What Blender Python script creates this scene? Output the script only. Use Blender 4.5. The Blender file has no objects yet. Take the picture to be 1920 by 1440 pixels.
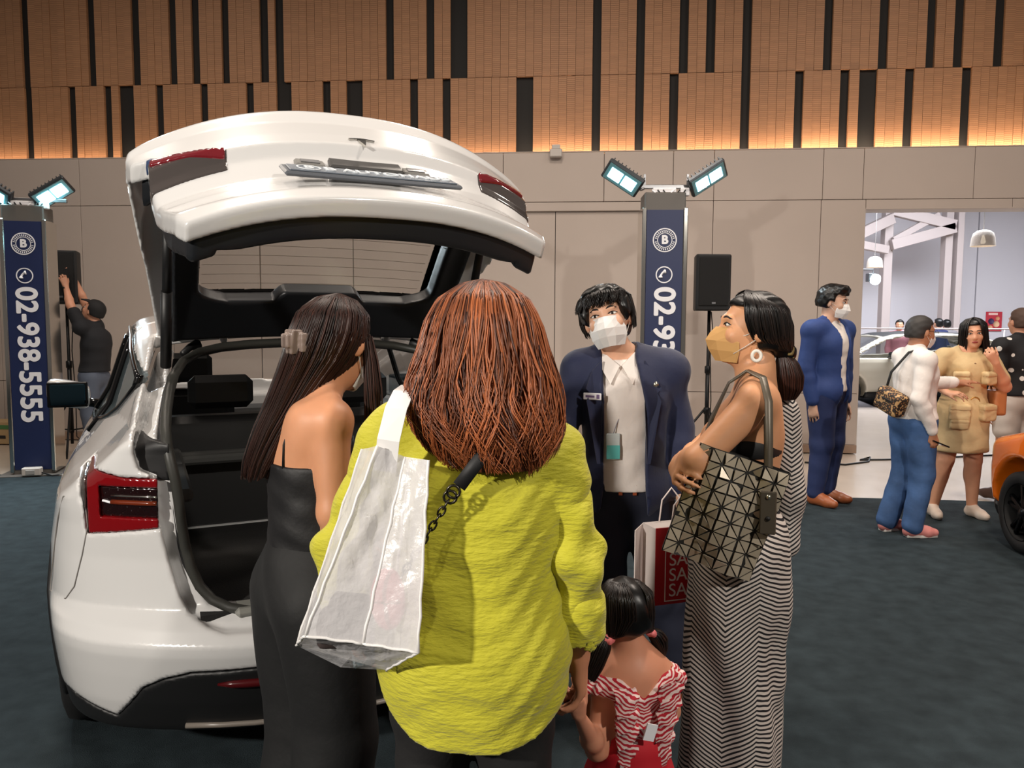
import bpy, math, random
import numpy as np
from mathutils import Matrix, Vector

SC = bpy.context.scene
COL = SC.collection
PI = math.pi

# ---------------------------------------------------------------- camera
cam_d = bpy.data.cameras.new('camera')
cam = bpy.data.objects.new('camera', cam_d)
COL.objects.link(cam)
cam_d.sensor_width = 36.0
cam_d.lens = 27.0
cam_d.clip_end = 200
CAM_H = 1.55
_p = math.atan(115 / 1440.0)
_r = math.radians(0.26)
fw = Vector((0, math.cos(_p), -math.sin(_p)))
rt = Vector((1, 0, 0))
up = rt.cross(fw)
rt2 = rt * math.cos(_r) + up * math.sin(_r)
up2 = rt2.cross(fw)
cam.matrix_world = Matrix(((rt2.x, up2.x, -fw.x, 0), (rt2.y, up2.y, -fw.y, 0), (rt2.z, up2.z, -fw.z, CAM_H), (0, 0, 0, 1)))
SC.camera = cam

# ---------------------------------------------------------------- world, large lights, exposure
wd = bpy.data.worlds.new('hall_air')
SC.world = wd
wd.use_nodes = True
wd.node_tree.nodes['Background'].inputs[0].default_value = (0.60, 0.53, 0.48, 1)
wd.node_tree.nodes['Background'].inputs[1].default_value = 0.21
SC.view_settings.view_transform = 'Standard'
SC.view_settings.look = 'None'
SC.view_settings.gamma = 1.0
SC.view_settings.use_curve_mapping = False
SC.view_settings.exposure = 0.0


def area(name, loc, target, size, power, color, sy=None):
    l = bpy.data.lights.new(name, 'AREA')
    l.energy = power
    l.color = color
    l.size = size
    if sy:
        l.shape = 'RECTANGLE'
        l.size_y = sy
    o = bpy.data.objects.new(name, l)
    COL.objects.link(o)
    o.location = loc
    d = Vector(target) - Vector(loc)
    o.rotation_euler = d.to_track_quat('-Z', 'Y').to_euler()
    return o


def spot(name, loc, target, power, color, angle=60, blend=.5, radius=.1):
    l = bpy.data.lights.new(name, 'SPOT')
    l.energy = power
    l.color = color
    l.spot_size = math.radians(angle)
    l.spot_blend = blend
    l.shadow_soft_size = radius
    o = bpy.data.objects.new(name, l)
    COL.objects.link(o)
    o.location = loc
    d = Vector(target) - Vector(loc)
    o.rotation_euler = d.to_track_quat('-Z', 'Y').to_euler()
    return o


WARM = (1.0, .87, .75)
WHITE = (1.0, .93, .84)
COOL = (.80, .92, 1.0)
# ceiling downlights of the hall (ceiling about 7 m up)
area('hall_downlight_a', (-2.2, 3.6, 6.6), (-2.2, 3.6, 0), .6, 200, WARM)
area('hall_downlight_b', (2.2, 3.2, 6.6), (2.2, 3.2, 0), .6, 210, WARM)
area('hall_downlight_c', (0.2, 6.6, 6.6), (0.2, 6.0, 0), .6, 90, WARM)
area('hall_downlight_d', (4.6, 5.8, 6.6), (4.6, 5.6, 0), .6, 120, WARM)
area('hall_downlight_e', (-5.0, 6.5, 6.6), (-5, 6.0, 0), .6, 80, WARM)
# show lights rigged behind the photographer
spot('rig_light_left', (-3.3, -1.5, 2.85), (-0.3, 2.0, 1.2), 950, WHITE, 58, .7, .10)
spot('rig_light_right', (3.4, -2.6, 4.6), (1.0, 4.2, .6), 900, WHITE, 60, .8, .12)


# ---------------------------------------------------------------- materials
def lin(h):
    if isinstance(h, str):
        h = h.lstrip('#')
        c = [int(h[i:i + 2], 16) / 255 for i in (0, 2, 4)]
    else:
        c = [v / 255 for v in h]
    return tuple((v / 12.92 if v <= .04045 else ((v + .055) / 1.055) ** 2.4) for v in c) + (1,)


MATS = {}


def mat(name, col=(128, 128, 128), rough=.6, metal=0., emit=None, es=0., alpha=1., trans=0., coat=0., sheen=0.,
        noise=None, bump=None, ior=None, spec=None, sub=0.):
    """noise=(scale, amount) tints the colour; bump=(scale, strength) adds fine relief"""
    if name in MATS:
        return MATS[name]
    m = bpy.data.materials.new(name)
    m.use_nodes = True
    nt = m.node_tree
    b = nt.nodes['Principled BSDF']
    c = lin(col)
    b.inputs['Base Color'].default_value = c
    b.inputs['Roughness'].default_value = rough
    b.inputs['Metallic'].default_value = metal
    b.inputs['Alpha'].default_value = alpha
    b.inputs['Transmission Weight'].default_value = trans
    b.inputs['Coat Weight'].default_value = coat
    b.inputs['Coat Roughness'].default_value = .03
    b.inputs['Sheen Weight'].default_value = sheen
    if sub:
        b.inputs['Subsurface Weight'].default_value = sub
        b.inputs['Subsurface Radius'].default_value = (.012, .005, .003)
    if ior:
        b.inputs['IOR'].default_value = ior
    if spec is not None:
        b.inputs['Specular IOR Level'].default_value = spec
    if emit:
        b.inputs['Emission Color'].default_value = lin(emit)
        b.inputs['Emission Strength'].default_value = es
    tc = nt.nodes.new('ShaderNodeTexCoord')
    if noise:
        n = nt.nodes.new('ShaderNodeTexNoise')
        n.inputs['Scale'].default_value = noise[0]
        n.inputs['Detail'].default_value = 4
        nt.links.new(tc.outputs['Object'], n.inputs['Vector'])
        r = nt.nodes.new('ShaderNodeMapRange')
        r.inputs[1].default_value = .3
        r.inputs[2].default_value = .7
        r.inputs[3].default_value = 1 - noise[1]
        r.inputs[4].default_value = 1 + noise[1]
        nt.links.new(n.outputs['Fac'], r.inputs[0])
        mx = nt.nodes.new('ShaderNodeVectorMath')
        mx.operation = 'SCALE'
        mx.inputs[0].default_value = c[:3]
        nt.links.new(r.outputs[0], mx.inputs['Scale'])
        nt.links.new(mx.outputs[0], b.inputs['Base Color'])
    if bump:
        n = nt.nodes.new('ShaderNodeTexNoise')
        n.inputs['Scale'].default_value = bump[0]
        n.inputs['Detail'].default_value = 5
        mp = nt.nodes.new('ShaderNodeMapping')
        if len(bump) > 2:
            mp.inputs['Scale'].default_value = bump[2]
        nt.links.new(tc.outputs['Object'], mp.inputs[0])
        nt.links.new(mp.outputs[0], n.inputs['Vector'])
        bp = nt.nodes.new('ShaderNodeBump')
        bp.inputs['Strength'].default_value = bump[1]
        bp.inputs['Distance'].default_value = .01
        nt.links.new(n.outputs['Fac'], bp.inputs['Height'])
        nt.links.new(bp.outputs[0], b.inputs['Normal'])
    MATS[name] = m
    return m


def nodes(m):
    return m.node_tree.nodes, m.node_tree.links, m.node_tree.nodes['Principled BSDF']


# ---------------------------------------------------------------- object helpers
def newmesh(name, V, Fq, mats=None, smooth=False, fmat=None):
    me = bpy.data.meshes.new(name)
    V = np.asarray(V, dtype=np.float32).reshape(-1, 3)
    if isinstance(Fq, np.ndarray):
        n, k = Fq.shape
        me.vertices.add(len(V))
        me.vertices.foreach_set('co', V.ravel())
        me.loops.add(n * k)
        me.loops.foreach_set('vertex_index', Fq.astype(np.int32).ravel())
        me.polygons.add(n)
        me.polygons.foreach_set('loop_start', np.arange(0, n * k, k, dtype=np.int32))
        me.polygons.foreach_set('loop_total', np.full(n, k, dtype=np.int32))
    else:
        me.from_pydata([tuple(map(float, v)) for v in V], [], Fq)
    for m in (mats or []):
        me.materials.append(m)
    if fmat is not None:
        me.polygons.foreach_set('material_index', np.asarray(fmat, dtype=np.int32))
    me.polygons.foreach_set('use_smooth', np.full(len(me.polygons), bool(smooth)))
    me.update(calc_edges=True)
    me.validate()
    return me


def link(name, me, parent=None, loc=None, rot=None):
    o = bpy.data.objects.new(name, me)
    COL.objects.link(o)
    if parent is not None:
        o.parent = parent
    if loc is not None:
        o.location = loc
    if rot is not None:
        o.rotation_euler = rot
    return o


def obj(name, V, Fq, m, parent=None, smooth=False, loc=None, rot=None):
    return link(name, newmesh(name, V, Fq, [m] if m else None, smooth), parent, loc, rot)


def tag(o, label=None, cat=None, group=None, kind=None):
    if label:
        o['label'] = label
    if cat:
        o['category'] = cat
    if group:
        o['group'] = group
    if kind:
        o['kind'] = kind
    return o


def thing(name, label, cat, loc=(0, 0, 0), rz=0., group=None):
    o = bpy.data.objects.new(name, None)
    COL.objects.link(o)
    o.location = loc
    o.rotation_euler = (0, 0, rz)
    o.empty_display_size = .1
    return tag(o, label, cat, group)


def boxes(lst, bev=0.):
    """list of (x0,x1,y0,y1,z0,z1) -> verts, faces (bevelled vertical+horizontal edges when bev)"""
    V, Fq = [], []
    for b in lst:
        x0, x1, y0, y1, z0, z1 = b
        n = len(V)
        if not bev:
            V += [(x0, y0, z0), (x1, y0, z0), (x1, y1, z0), (x0, y1, z0), (x0, y0, z1), (x1, y0, z1), (x1, y1, z1), (x0, y1, z1)]
            Fq += [[n + i for i in q] for q in ((3, 2, 1, 0), (4, 5, 6, 7), (0, 1, 5, 4), (1, 2, 6, 5), (2, 3, 7, 6), (3, 0, 4, 7))]
        else:
            e = bev
            rings = []
            for (z, k) in ((z0, e), (z0 + e, 0), (z1 - e, 0), (z1, e)):
                r = [(x0 + e, y0 + k), (x1 - e, y0 + k), (x1 - k, y0 + e), (x1 - k, y1 - e), (x1 - e, y1 - k), (x0 + e, y1 - k), (x0 + k, y1 - e), (x0 + k, y0 + e)]
                rings.append([(a, c, z) for a, c in r])
            for r in rings:
                V += r
            for a in range(3):
                for i in range(8):
                    j = (i + 1) % 8
                    Fq.append([n + a * 8 + i, n + a * 8 + j, n + a * 8 + 8 + j, n + a * 8 + 8 + i])
            Fq.append([n + i for i in range(7, -1, -1)])
            Fq.append([n + 24 + i for i in range(8)])
    return V, Fq


def box(name, dims, m, parent=None, bev=0., smooth=False, loc=None, rot=None):
    V, Fq = boxes([dims] if not isinstance(dims[0], (tuple, list)) else dims, bev)
    return obj(name, V, Fq, m, parent, smooth, loc, rot)


def tube_vf(pts, rad, sides=8, closed=False, cap=True, flat=1.0, n0=0):
    """sweep along pts; rad scalar or list"""
    pts = [Vector(p) for p in pts]
    n = len(pts)
    rads = rad if hasattr(rad, '__len__') else [rad] * n
    V, Fq = [], []
    prev = None
    for i in range(n):
        if closed:
            t = pts[(i + 1) % n] - pts[i - 1]
        else:
            t = pts[min(i + 1, n - 1)] - pts[max(i - 1, 0)]
        t.normalize()
        if prev is None:
            a = Vector((0, 0, 1)) if abs(t.z) < .9 else Vector((1, 0, 0))
        else:
            a = prev
        u = (a - t * a.dot(t)).normalized()
        prev = u
        v = t.cross(u)
        for k in range(sides):
            an = 2 * PI * k / sides
            V.append(pts[i] + (u * math.cos(an) + v * math.sin(an) * flat) * rads[i])
    m = n if closed else n - 1
    for i in range(m):
        j = (i + 1) % n
        for k in range(sides):
            l = (k + 1) % sides
            Fq.append([n0 + i * sides + k, n0 + i * sides + l, n0 + j * sides + l, n0 + j * sides + k])
    if cap and not closed:
        Fq.append([n0 + k for k in range(sides - 1, -1, -1)])
        Fq.append([n0 + (n - 1) * sides + k for k in range(sides)])
    return V, Fq


def tube(name, pts, rad, m, parent=None, sides=8, closed=False, flat=1.0, smooth=True, loc=None, rot=None):
    V, Fq = tube_vf(pts, rad, sides, closed, True, flat)
    return obj(name, V, Fq, m, parent, smooth, loc, rot)


def lathe(name, prof, m, parent=None, sides=24, smooth=True, loc=None, rot=None):
    """prof list of (r,z) revolved about z"""
    V, Fq = [], []
    n = len(prof)
    for r, z in prof:
        for k in range(sides):
            a = 2 * PI * k / sides
            V.append((r * math.cos(a), r * math.sin(a), z))
    for i in range(n - 1):
        for k in range(sides):
            l = (k + 1) % sides
            Fq.append([i * sides + k, i * sides + l, i * sides + sides + l, i * sides + sides + k])
    return obj(name, V, Fq, m, parent, smooth, loc, rot)


def prism(name, poly, d, m, parent=None, loc=None, rot=None, smooth=False):
    """extrude 2D polygon (x,z) along y by d"""
    n = len(poly)
    V = [(x, 0, z) for x, z in poly] + [(x, d, z) for x, z in poly]
    Fq = [list(range(n)), list(range(2 * n - 1, n - 1, -1))]
    for i in range(n):
        j = (i + 1) % n
        Fq.append([j, i, n + i, n + j])
    return obj(name, V, Fq, m, parent, smooth, loc, rot)


def text_mesh(s, size, ext=.002, off=0.):
    c = bpy.data.curves.new('lettering', 'FONT')
    c.body = s
    c.size = size
    c.extrude = ext
    c.align_x = 'CENTER'
    c.align_y = 'CENTER'
    o = bpy.data.objects.new('lettering', c)
    COL.objects.link(o)
    dg = bpy.context.evaluated_depsgraph_get()
    me = bpy.data.meshes.new_from_object(o.evaluated_get(dg))
    bpy.data.objects.remove(o)
    bpy.data.curves.remove(c)
    if off:
        n = len(me.vertices)
        co = np.empty(n * 3, np.float32)
        me.vertices.foreach_get('co', co)
        co = co.reshape(-1, 3)
        fs_ = [list(q.vertices) for q in me.polygons]
        V, Fq = [], []
        for k, (dx, dy) in enumerate(((0, 0), (1, 0), (-1, 0), (0, 1), (0, -1), (.7, .7), (-.7, .7), (.7, -.7), (-.7, -.7))):
            V.append(co + np.array((dx * off, dy * off, k * 1e-5), np.float32))
            Fq += [[v + n * k for v in q] for q in fs_]
        me = newmesh('lettering', np.concatenate(V), Fq)
    return me


def text(name, s, size, m, parent, loc, rot, ext=.002, off=0.):
    me = text_mesh(s, size, ext, off)
    me.materials.clear()
    me.materials.append(m)
    return link(name, me, parent, loc, rot)


# ---------------------------------------------------------------- implicit surfaces
def surface_nets(F, org, vox):
    """naive surface nets of a scalar grid -> verts, quads"""
    nx, ny, nz = F.shape
    S = F < 0
    c = np.zeros((nx - 1, ny - 1, nz - 1), np.uint8)
    for i in (0, 1):
        for j in (0, 1):
            for k in (0, 1):
                c += S[i:nx - 1 + i, j:ny - 1 + j, k:nz - 1 + k]
    act = (c > 0) & (c < 8)
    I, J, K = np.nonzero(act)
    n = len(I)
    idx = np.full(act.shape, -1, np.int32)
    idx[I, J, K] = np.arange(n)
    acc = np.zeros((n, 3))
    cnt = np.zeros(n)
    cor = [(i, j, k) for i in (0, 1) for j in (0, 1) for k in (0, 1)]
    val = {q: F[I + q[0], J + q[1], K + q[2]].astype(np.float64) for q in cor}
    for a in cor:
        for ax in range(3):
            if a[ax] == 0:
                b = list(a)
                b[ax] = 1
                b = tuple(b)
                va, vb = val[a], val[b]
                cr = (va < 0) != (vb < 0)
                t = np.where(cr, va / np.where(cr, va - vb, 1), 0)
                p = np.zeros((n, 3))
                p[:] = a
                p[:, ax] += t
                acc[cr] += p[cr]
                cnt[cr] += 1
    V = (np.stack([I, J, K], 1) + acc / cnt[:, None]) * vox + np.asarray(org)
    quads = []
    for ax in range(3):
        o1, o2 = [(1, 2), (2, 0), (0, 1)][ax]
        sl0 = [slice(None)] * 3
        sl1 = [slice(None)] * 3
        sl0[ax] = slice(0, -1)
        sl1[ax] = slice(1, None)
        s0, s1 = S[tuple(sl0)], S[tuple(sl1)]
        E = np.stack(np.nonzero(s0 != s1), 1)
        lim = np.array(act.shape)
        ok = (E[:, o1] > 0) & (E[:, o2] > 0) & (E[:, o1] < lim[o1]) & (E[:, o2] < lim[o2])
        E = E[ok]
        flip = S[tuple(E.T)]
        q = []
        for d1, d2 in ((1, 1), (0, 1), (0, 0), (1, 0)):
            e = E.copy()
            e[:, o1] -= d1
            e[:, o2] -= d2
            q.append(idx[tuple(e.T)])
        q = np.stack(q, 1)
        q[~flip] = q[~flip][:, ::-1]
        quads.append(q)
    Q = np.concatenate(quads)
    Q = Q[(Q >= 0).all(1)]
    return V, Q


def fn_mesh(fn, lo, hi, vox, newton=2, half=False):
    """mesh fn(P)<0 inside the box lo..hi; half mirrors in x"""
    lo = np.array(lo, float)
    hi = np.array(hi, float)
    if half:
        lo[0] = -vox * 1.5
    n = np.ceil((hi - lo) / vox).astype(int) + 1
    ax = [lo[i] + vox * np.arange(n[i]) for i in range(3)]
    F = np.empty(tuple(n), np.float32)
    step = max(1, int(3e5 / (n[1] * n[2])))
    for i in range(0, n[0], step):
        g = np.stack(np.meshgrid(ax[0][i:i + step], ax[1], ax[2], indexing='ij'), -1)
        F[i:i + step] = fn(g)
    F[F == 0] = 1e-6
    if half:
        F = np.concatenate([F[:1:-1], F[2:]], 0)   # grid points at +-vox/2, +-1.5 vox ...
        lo[0] = -(vox * .5 + vox * (F.shape[0] // 2 - 1))
    V, Q = surface_nets(F, lo, vox)
    for _ in range(newton):
        e = vox * .15
        f0 = fn(V)
        g = np.stack([fn(V + d) - fn(V - d) for d in np.eye(3) * e], -1) / (2 * e)
        g2 = np.maximum((g * g).sum(-1), .15)
        stp = np.clip(f0 / g2, -vox * .5, vox * .5)
        V = V - g * stp[:, None] * .8
    return V, Q


def smin(a, b, k):
    if k <= 0:
        return np.minimum(a, b)
    h = np.maximum(k - np.abs(a - b), 0) / k
    return np.minimum(a, b) - h * h * k * .25


def smax(a, b, k):
    h = np.maximum(k - np.abs(a - b), 0) / k
    return np.maximum(a, b) + h * h * k * .25
# ================================================================ hall shell
WT = math.atan(.0825)
WALL = Matrix.Translation((0, 9.497, 0)) @ Matrix.Rotation(-WT, 4, 'Z')   # wall frame: x along wall, -y towards the hall


def in_wall(o):
    o.matrix_world = WALL @ o.matrix_world
    return o


M_beige = mat('beige_wall_panel', (182, 169, 160), .55, noise=(1.2, .03), bump=(60, .03))
M_dark = mat('dark_joint', (40, 36, 34), .8)
M_black = mat('black_backing', (14, 12, 11), .75)
M_carpet = mat('dark_carpet', (42, 51, 55), .95, noise=(9, .25), bump=(300, .5), spec=.15)
M_tile = mat('polished_beige_floor', (196, 182, 168), .22, noise=(2.5, .04), spec=.5)

# wood slat material: fine horizontal strips of slightly different depth
M_wood = mat('wood_slats', (176, 138, 108), .6)
_n, _l, _b = nodes(M_wood)
tc = _n.new('ShaderNodeTexCoord')
mp = _n.new('ShaderNodeMapping')
mp.inputs['Scale'].default_value = (1, 1, 1)
oi = _n.new('ShaderNodeObjectInfo')
_l.new(tc.outputs['Object'], mp.inputs[0])
cx = _n.new('ShaderNodeCombineXYZ')
sep = _n.new('ShaderNodeSeparateXYZ')
_l.new(tc.outputs['Object'], sep.inputs[0])
ad = _n.new('ShaderNodeMath')
ad.operation = 'MULTIPLY_ADD'
ad.inputs[1].default_value = 37.
_l.new(oi.outputs['Random'], ad.inputs[0])
_l.new(sep.outputs['Z'], ad.inputs[2])
_l.new(ad.outputs[0], cx.inputs['Z'])
sc_ = _n.new('ShaderNodeMath')
sc_.operation = 'MULTIPLY'
sc_.inputs[1].default_value = 42.
_l.new(ad.outputs[0], sc_.inputs[0])
fl = _n.new('ShaderNodeMath')
fl.operation = 'FLOOR'
_l.new(sc_.outputs[0], fl.inputs[0])
wn = _n.new('ShaderNodeTexWhiteNoise')
wn.noise_dimensions = '1D'
_l.new(fl.outputs[0], wn.inputs['W'])
fr = _n.new('ShaderNodeMath')
fr.operation = 'FRACT'
_l.new(sc_.outputs[0], fr.inputs[0])
mr = _n.new('ShaderNodeMapRange')
mr.inputs[3].default_value = .92
mr.inputs[4].default_value = 1.06
_l.new(wn.outputs['Value'], mr.inputs[0])
mr2 = _n.new('ShaderNodeMapRange')
mr2.inputs[3].default_value = .97
mr2.inputs[4].default_value = 1.03
_l.new(oi.outputs['Random'], mr2.inputs[0])
mm = _n.new('ShaderNodeMath')
mm.operation = 'MULTIPLY'
_l.new(mr.outputs[0], mm.inputs[0])
_l.new(mr2.outputs[0], mm.inputs[1])
gt = _n.new('ShaderNodeMath')
gt.operation = 'GREATER_THAN'
gt.inputs[1].default_value = .14
_l.new(fr.outputs[0], gt.inputs[0])
mr3 = _n.new('ShaderNodeMapRange')
mr3.inputs[3].default_value = .62
mr3.inputs[4].default_value = 1.
_l.new(gt.outputs[0], mr3.inputs[0])
mm2 = _n.new('ShaderNodeMath')
mm2.operation = 'MULTIPLY'
_l.new(mm.outputs[0], mm2.inputs[0])
_l.new(mr3.outputs[0], mm2.inputs[1])
vs = _n.new('ShaderNodeVectorMath')
vs.operation = 'SCALE'
vs.inputs[0].default_value = lin((162, 118, 84))[:3]
_l.new(mm2.outputs[0], vs.inputs['Scale'])
_l.new(vs.outputs[0], _b.inputs['Base Color'])
hh = _n.new('ShaderNodeMath')
hh.operation = 'MULTIPLY'
_l.new(wn.outputs['Value'], hh.inputs[0])
_l.new(gt.outputs[0], hh.inputs[1])
bp = _n.new('ShaderNodeBump')
bp.inputs['Distance'].default_value = .02
bp.inputs['Strength'].default_value = .7
_l.new(hh.outputs[0], bp.inputs['Height'])
_l.new(bp.outputs[0], _b.inputs['Normal'])

# floor: dark show carpet, polished floor behind it, hall beyond the doorway
carpet_edge = lambda x: 7.09 - .105 * x
V = [(-12, -6, 0), (14, -6, 0), (14, carpet_edge(14), 0), (-12, carpet_edge(-12), 0)]
fl_o = obj('floor', [(-14, carpet_edge(-14) - .02, -.012), (16, carpet_edge(16) - .02, -.012), (24, 30, -.012), (-14, 30, -.012)], [[0, 1, 2, 3]], M_tile)
tag(fl_o, 'polished beige stone floor behind the carpet', kind='structure')
V = [(x, y, z) for z in (-.012, .004) for x, y in ((-14, -6), (16, -6), (16, carpet_edge(16)), (-14, carpet_edge(-14)))]
cp = obj('floor_carpet', V, [[4, 5, 6, 7], [0, 1, 5, 4], [1, 2, 6, 5], [2, 3, 7, 6], [3, 0, 4, 7]], M_carpet)
tag(cp, 'dark blue grey show carpet under the cars', kind='structure')

# back wall: beige panels with open joints on a dark backing
wall = bpy.data.objects.new('wall_back', None)
COL.objects.link(wall)
tag(wall, 'beige panelled hall wall with wooden slats above', kind='structure')
wall.matrix_world = WALL
DOOR_L, DOOR_R, DOOR_T = 4.16, 7.6, 2.90
LEDGE = 3.60
box('backing', [(-12, DOOR_L - .01, .03, .28, 0, LEDGE - .02), (DOOR_L - .01, 14, .03, .28, DOOR_T + .01, LEDGE - .02), (DOOR_R, 14, .03, .28, 0, DOOR_T)], M_dark, wall)


def panel(x0, x1, z0, z1, y0=0., m=M_beige):
    return box('wall_panel', (x0 + .003, x1 - .003, y0, y0 + .03, z0 + .003, z1 - .003), m, wall, bev=.003)


# upper band
xs = [-12, -10.6, -9.2, -7.95, -6.7, -5.54, -4.35, -3.2, -2.3, -1.25, -.12, 1.10, 1.92, 2.40, 3.66, 4.12, 5.36, 6.6, 7.85, 9.1, 10.6, 12, 14]
for a, b in zip(xs[:-1], xs[1:]):
    panel(a, b, 3.01, LEDGE)
# solid right portion
for a, b in ((1.58, 2.40), (2.40, 3.65), (3.65, DOOR_L)):
    panel(a, b, .72, 3.01)
    panel(a, b, .10, .72)
for a, b in ((DOOR_L, 5.8), (5.8, DOOR_R)):
    panel(a, b, DOOR_T, 3.01)
for a, b in ((DOOR_R, 9.1), (9.1, 10.6), (10.6, 14)):
    panel(a, b, .72, 3.01)
    panel(a, b, .10, .72)
# left portion with a recess for the folding partition
for a, b in ((-12, -10.6), (-10.6, -9.2), (-9.2, -7.95), (-7.95, -6.7), (-6.7, -5.54), (-5.54, -4.35), (-4.35, -3.2)):
    panel(a, b, .76, 3.01)
    panel(a, b, .10, .76)
for a, b in ((-3.2, -2.0), (-2.0, -.70), (-.70, .52), (.52, 1.58)):
    panel(a, b, .06, 2.90, .028)
box('partition_header', (-3.2, 1.58, -.005, .06, 2.90, 3.005), M_beige, wall, bev=.004)
for a, b in ((-12, -3.2), (1.58, DOOR_L), (DOOR_R, 14)):
    box('baseboard', (a, b, -.015, .03, 0, .10), mat('baseboard_wood', (150, 126, 108), .5), wall, bev=.004)
# door reveal
box('door_jamb', (DOOR_L - .02, DOOR_L, -.002, .30, 0, DOOR_T), M_beige, wall, bev=.002)
box('door_lintel', (DOOR_L, DOOR_R, -.002, .30, DOOR_T - .005, DOOR_T + .012), M_beige, wall, bev=.002)
box('ledge', (-12, 14, 0, .10, LEDGE, LEDGE + .012), M_beige, wall, bev=.003)

# wooden slats: black slots between columns, two rows in view
box('slat_backing', (-12, 14, .32, .36, LEDGE, 8.2), M_black, wall)
UP = [(-6.441, -6.339), (-5.537, -5.437), (-4.941, -4.836), (-4.443, -4.345), (-4.143, -4.038), (-3.747, -3.651), (-3.245, -3.135),
      (-3.046, -2.937), (-1.622, -1.522), (-1.11, -1.011), (-.807, -.597), (.95, 1.052), (1.477, 1.578), (1.994, 2.1), (2.312, 2.42),
      (2.741, 2.85), (3.692, 3.795), (4.327, 4.435), (4.872, 4.973), (5.181, 5.29), (5.635, 5.745)]
LO = [(-6.43, -6.33), (-5.829, -5.728), (-5.341, -5.241), (-5.141, -4.941), (-4.644, -4.545), (-4.045, -3.947), (-3.439, -3.342),
      (-3.045, -2.846), (-2.442, -2.34), (-2.136, -1.927), (-1.321, -1.221), (-.908, -.809), (.015, .223), (.95, 1.052), (1.477, 1.578),
      (1.887, 1.994), (2.741, 2.85), (3.374, 3.478), (3.901, 4.008), (4.121, 4.330), (4.648, 4.754), (5.297, 5.405)]
# slots carry on past the frame in the same rhythm
ext = [(-8.9, -8.8), (-8.1, -8.0), (-7.5, -7.3), (-6.95, -6.85), (6.2, 6.3), (6.8, 7.0), (7.6, 7.7), (8.4, 8.5)]
rnd = random.Random(4)
smesh = {}
for row, (z0, z1), SL in ((0, (3.615, 4.577), LO), (1, (4.583, 6.60), UP)):
    SL = sorted(SL + ext)
    edges = [-9.6] + [v for s in SL for v in s] + [9.4]
    for a, b in zip(edges[0::2], edges[1::2]):
        n = max(1, round((b - a) / .1035))
        w = (b - a) / n
        for i in range(n):
            key = (row, round(w, 3))
            if key not in smesh:
                ww = w - .003
                VV, FF = boxes([(-ww / 2, ww / 2, 0, .045, 0, z1 - z0)])
                smesh[key] = newmesh('wood_slat', VV, FF, [M_wood])
            o = link('wood_slat', smesh[key], wall, (a + w * (i + .5), .27 + rnd.uniform(-.004, .004), z0))

# warm LED cove along the ledge
M_cove = mat('warm_led', (255, 190, 120), .5, emit=(255, 186, 112), es=4.)
cove = thing('cove_light', 'warm LED strip hidden on the ledge below the wooden slats', 'cove light')
cove.matrix_world = WALL
box('led_strip', (-12, 14, .13, .15, LEDGE - .02, LEDGE - .005), M_cove, cove)
for i, (x0, x1, pw) in enumerate(((-9.5, -3.2, 17), (-3.2, .2, 10), (.2, 3.3, 18), (3.3, 6.4, 30), (6.4, 9.4, 26))):
    l = area('cove_led', (0, 0, 0), (0, 0, 1), x1 - x0, pw, (1., .76, .54), .03)
    l.matrix_world = WALL @ Matrix.Translation(((x0 + x1) / 2, .19, LEDGE + .005)) @ Matrix.Rotation(PI, 4, 'X')
    l.parent = cove
    l.matrix_parent_inverse = cove.matrix_world.inverted()

# small wall sensor on the ledge
sn = thing('wall_sensor', 'small white sensor box on the wall ledge', 'sensor')
sn.matrix_world = WALL @ Matrix.Translation((.52, -.02, 3.53))
M_wp = mat('white_plastic', (190, 184, 178), .5)
box('housing', (-.075, .075, -.05, .02, 0, .10), M_wp, sn, bev=.012)
box('bracket', (-.05, .05, -.02, .03, .10, .155), M_wp, sn, bev=.008)

# ---------------------------------------------------------------- far hall beyond the doorway
M_fw = mat('white_hall_wall', (214, 212, 218), .7)
M_frame = mat('white_steel_frame', (176, 164, 161), .5)
M_fceil = mat('dark_ceiling_boards', (92, 80, 78), .7)
far = bpy.data.objects.new('wall_far', None)
COL.objects.link(far)
tag(far, 'white far wall of the neighbouring hall', kind='structure')
for a, b in ((3.0, 10.6), (10.6, 13.2), (13.2, 17.0), (17.0, 30)):
    box('wall_panel', (a, b - .04, 22.0, 22.2, 0, 8.5), M_fw, far)
fs = bpy.data.objects.new('wall_far_side', None)
COL.objects.link(fs)
tag(fs, 'partition wall enclosing the neighbouring hall', kind='structure')
box('wall_panel', [(3.0, 3.2, 9.8, 22, 0, 8.5), (19, 19.2, 9.4, 22, 0, 8.5)], M_fw, fs)
fc = box('ceiling', (3.0, 19, 9.8, 22.0, 5.4, 5.5), M_fceil)
tag(fc, 'dark boarded ceiling of the neighbouring hall', kind='structure')
fr_ = bpy.data.objects.new('trim_1', None)
COL.objects.link(fr_)
tag(fr_, 'white steel columns and roof beams of the neighbouring hall', kind='structure')
for x0, x1, y0 in ((9.58, 9.80, 20), (11.15, 11.34, 20), (11.46, 11.62, 20)):
    box('column', (x0, x1, y0, y0 + .25, 0, 5.4), M_frame, fr_, bev=.01)


def beam(a, b, w=.09, h=.13, nm='beam', par=None, m=M_frame):
    a, b = Vector(a), Vector(b)
    d = b - a
    L = d.length
    o = box(nm, (-w, w, 0, L, -h, h), m, par, bev=.008)
    o.matrix_world = Matrix.Translation(a) @ d.to_track_quat('Y', 'Z').to_matrix().to_4x4()
    return o


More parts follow.
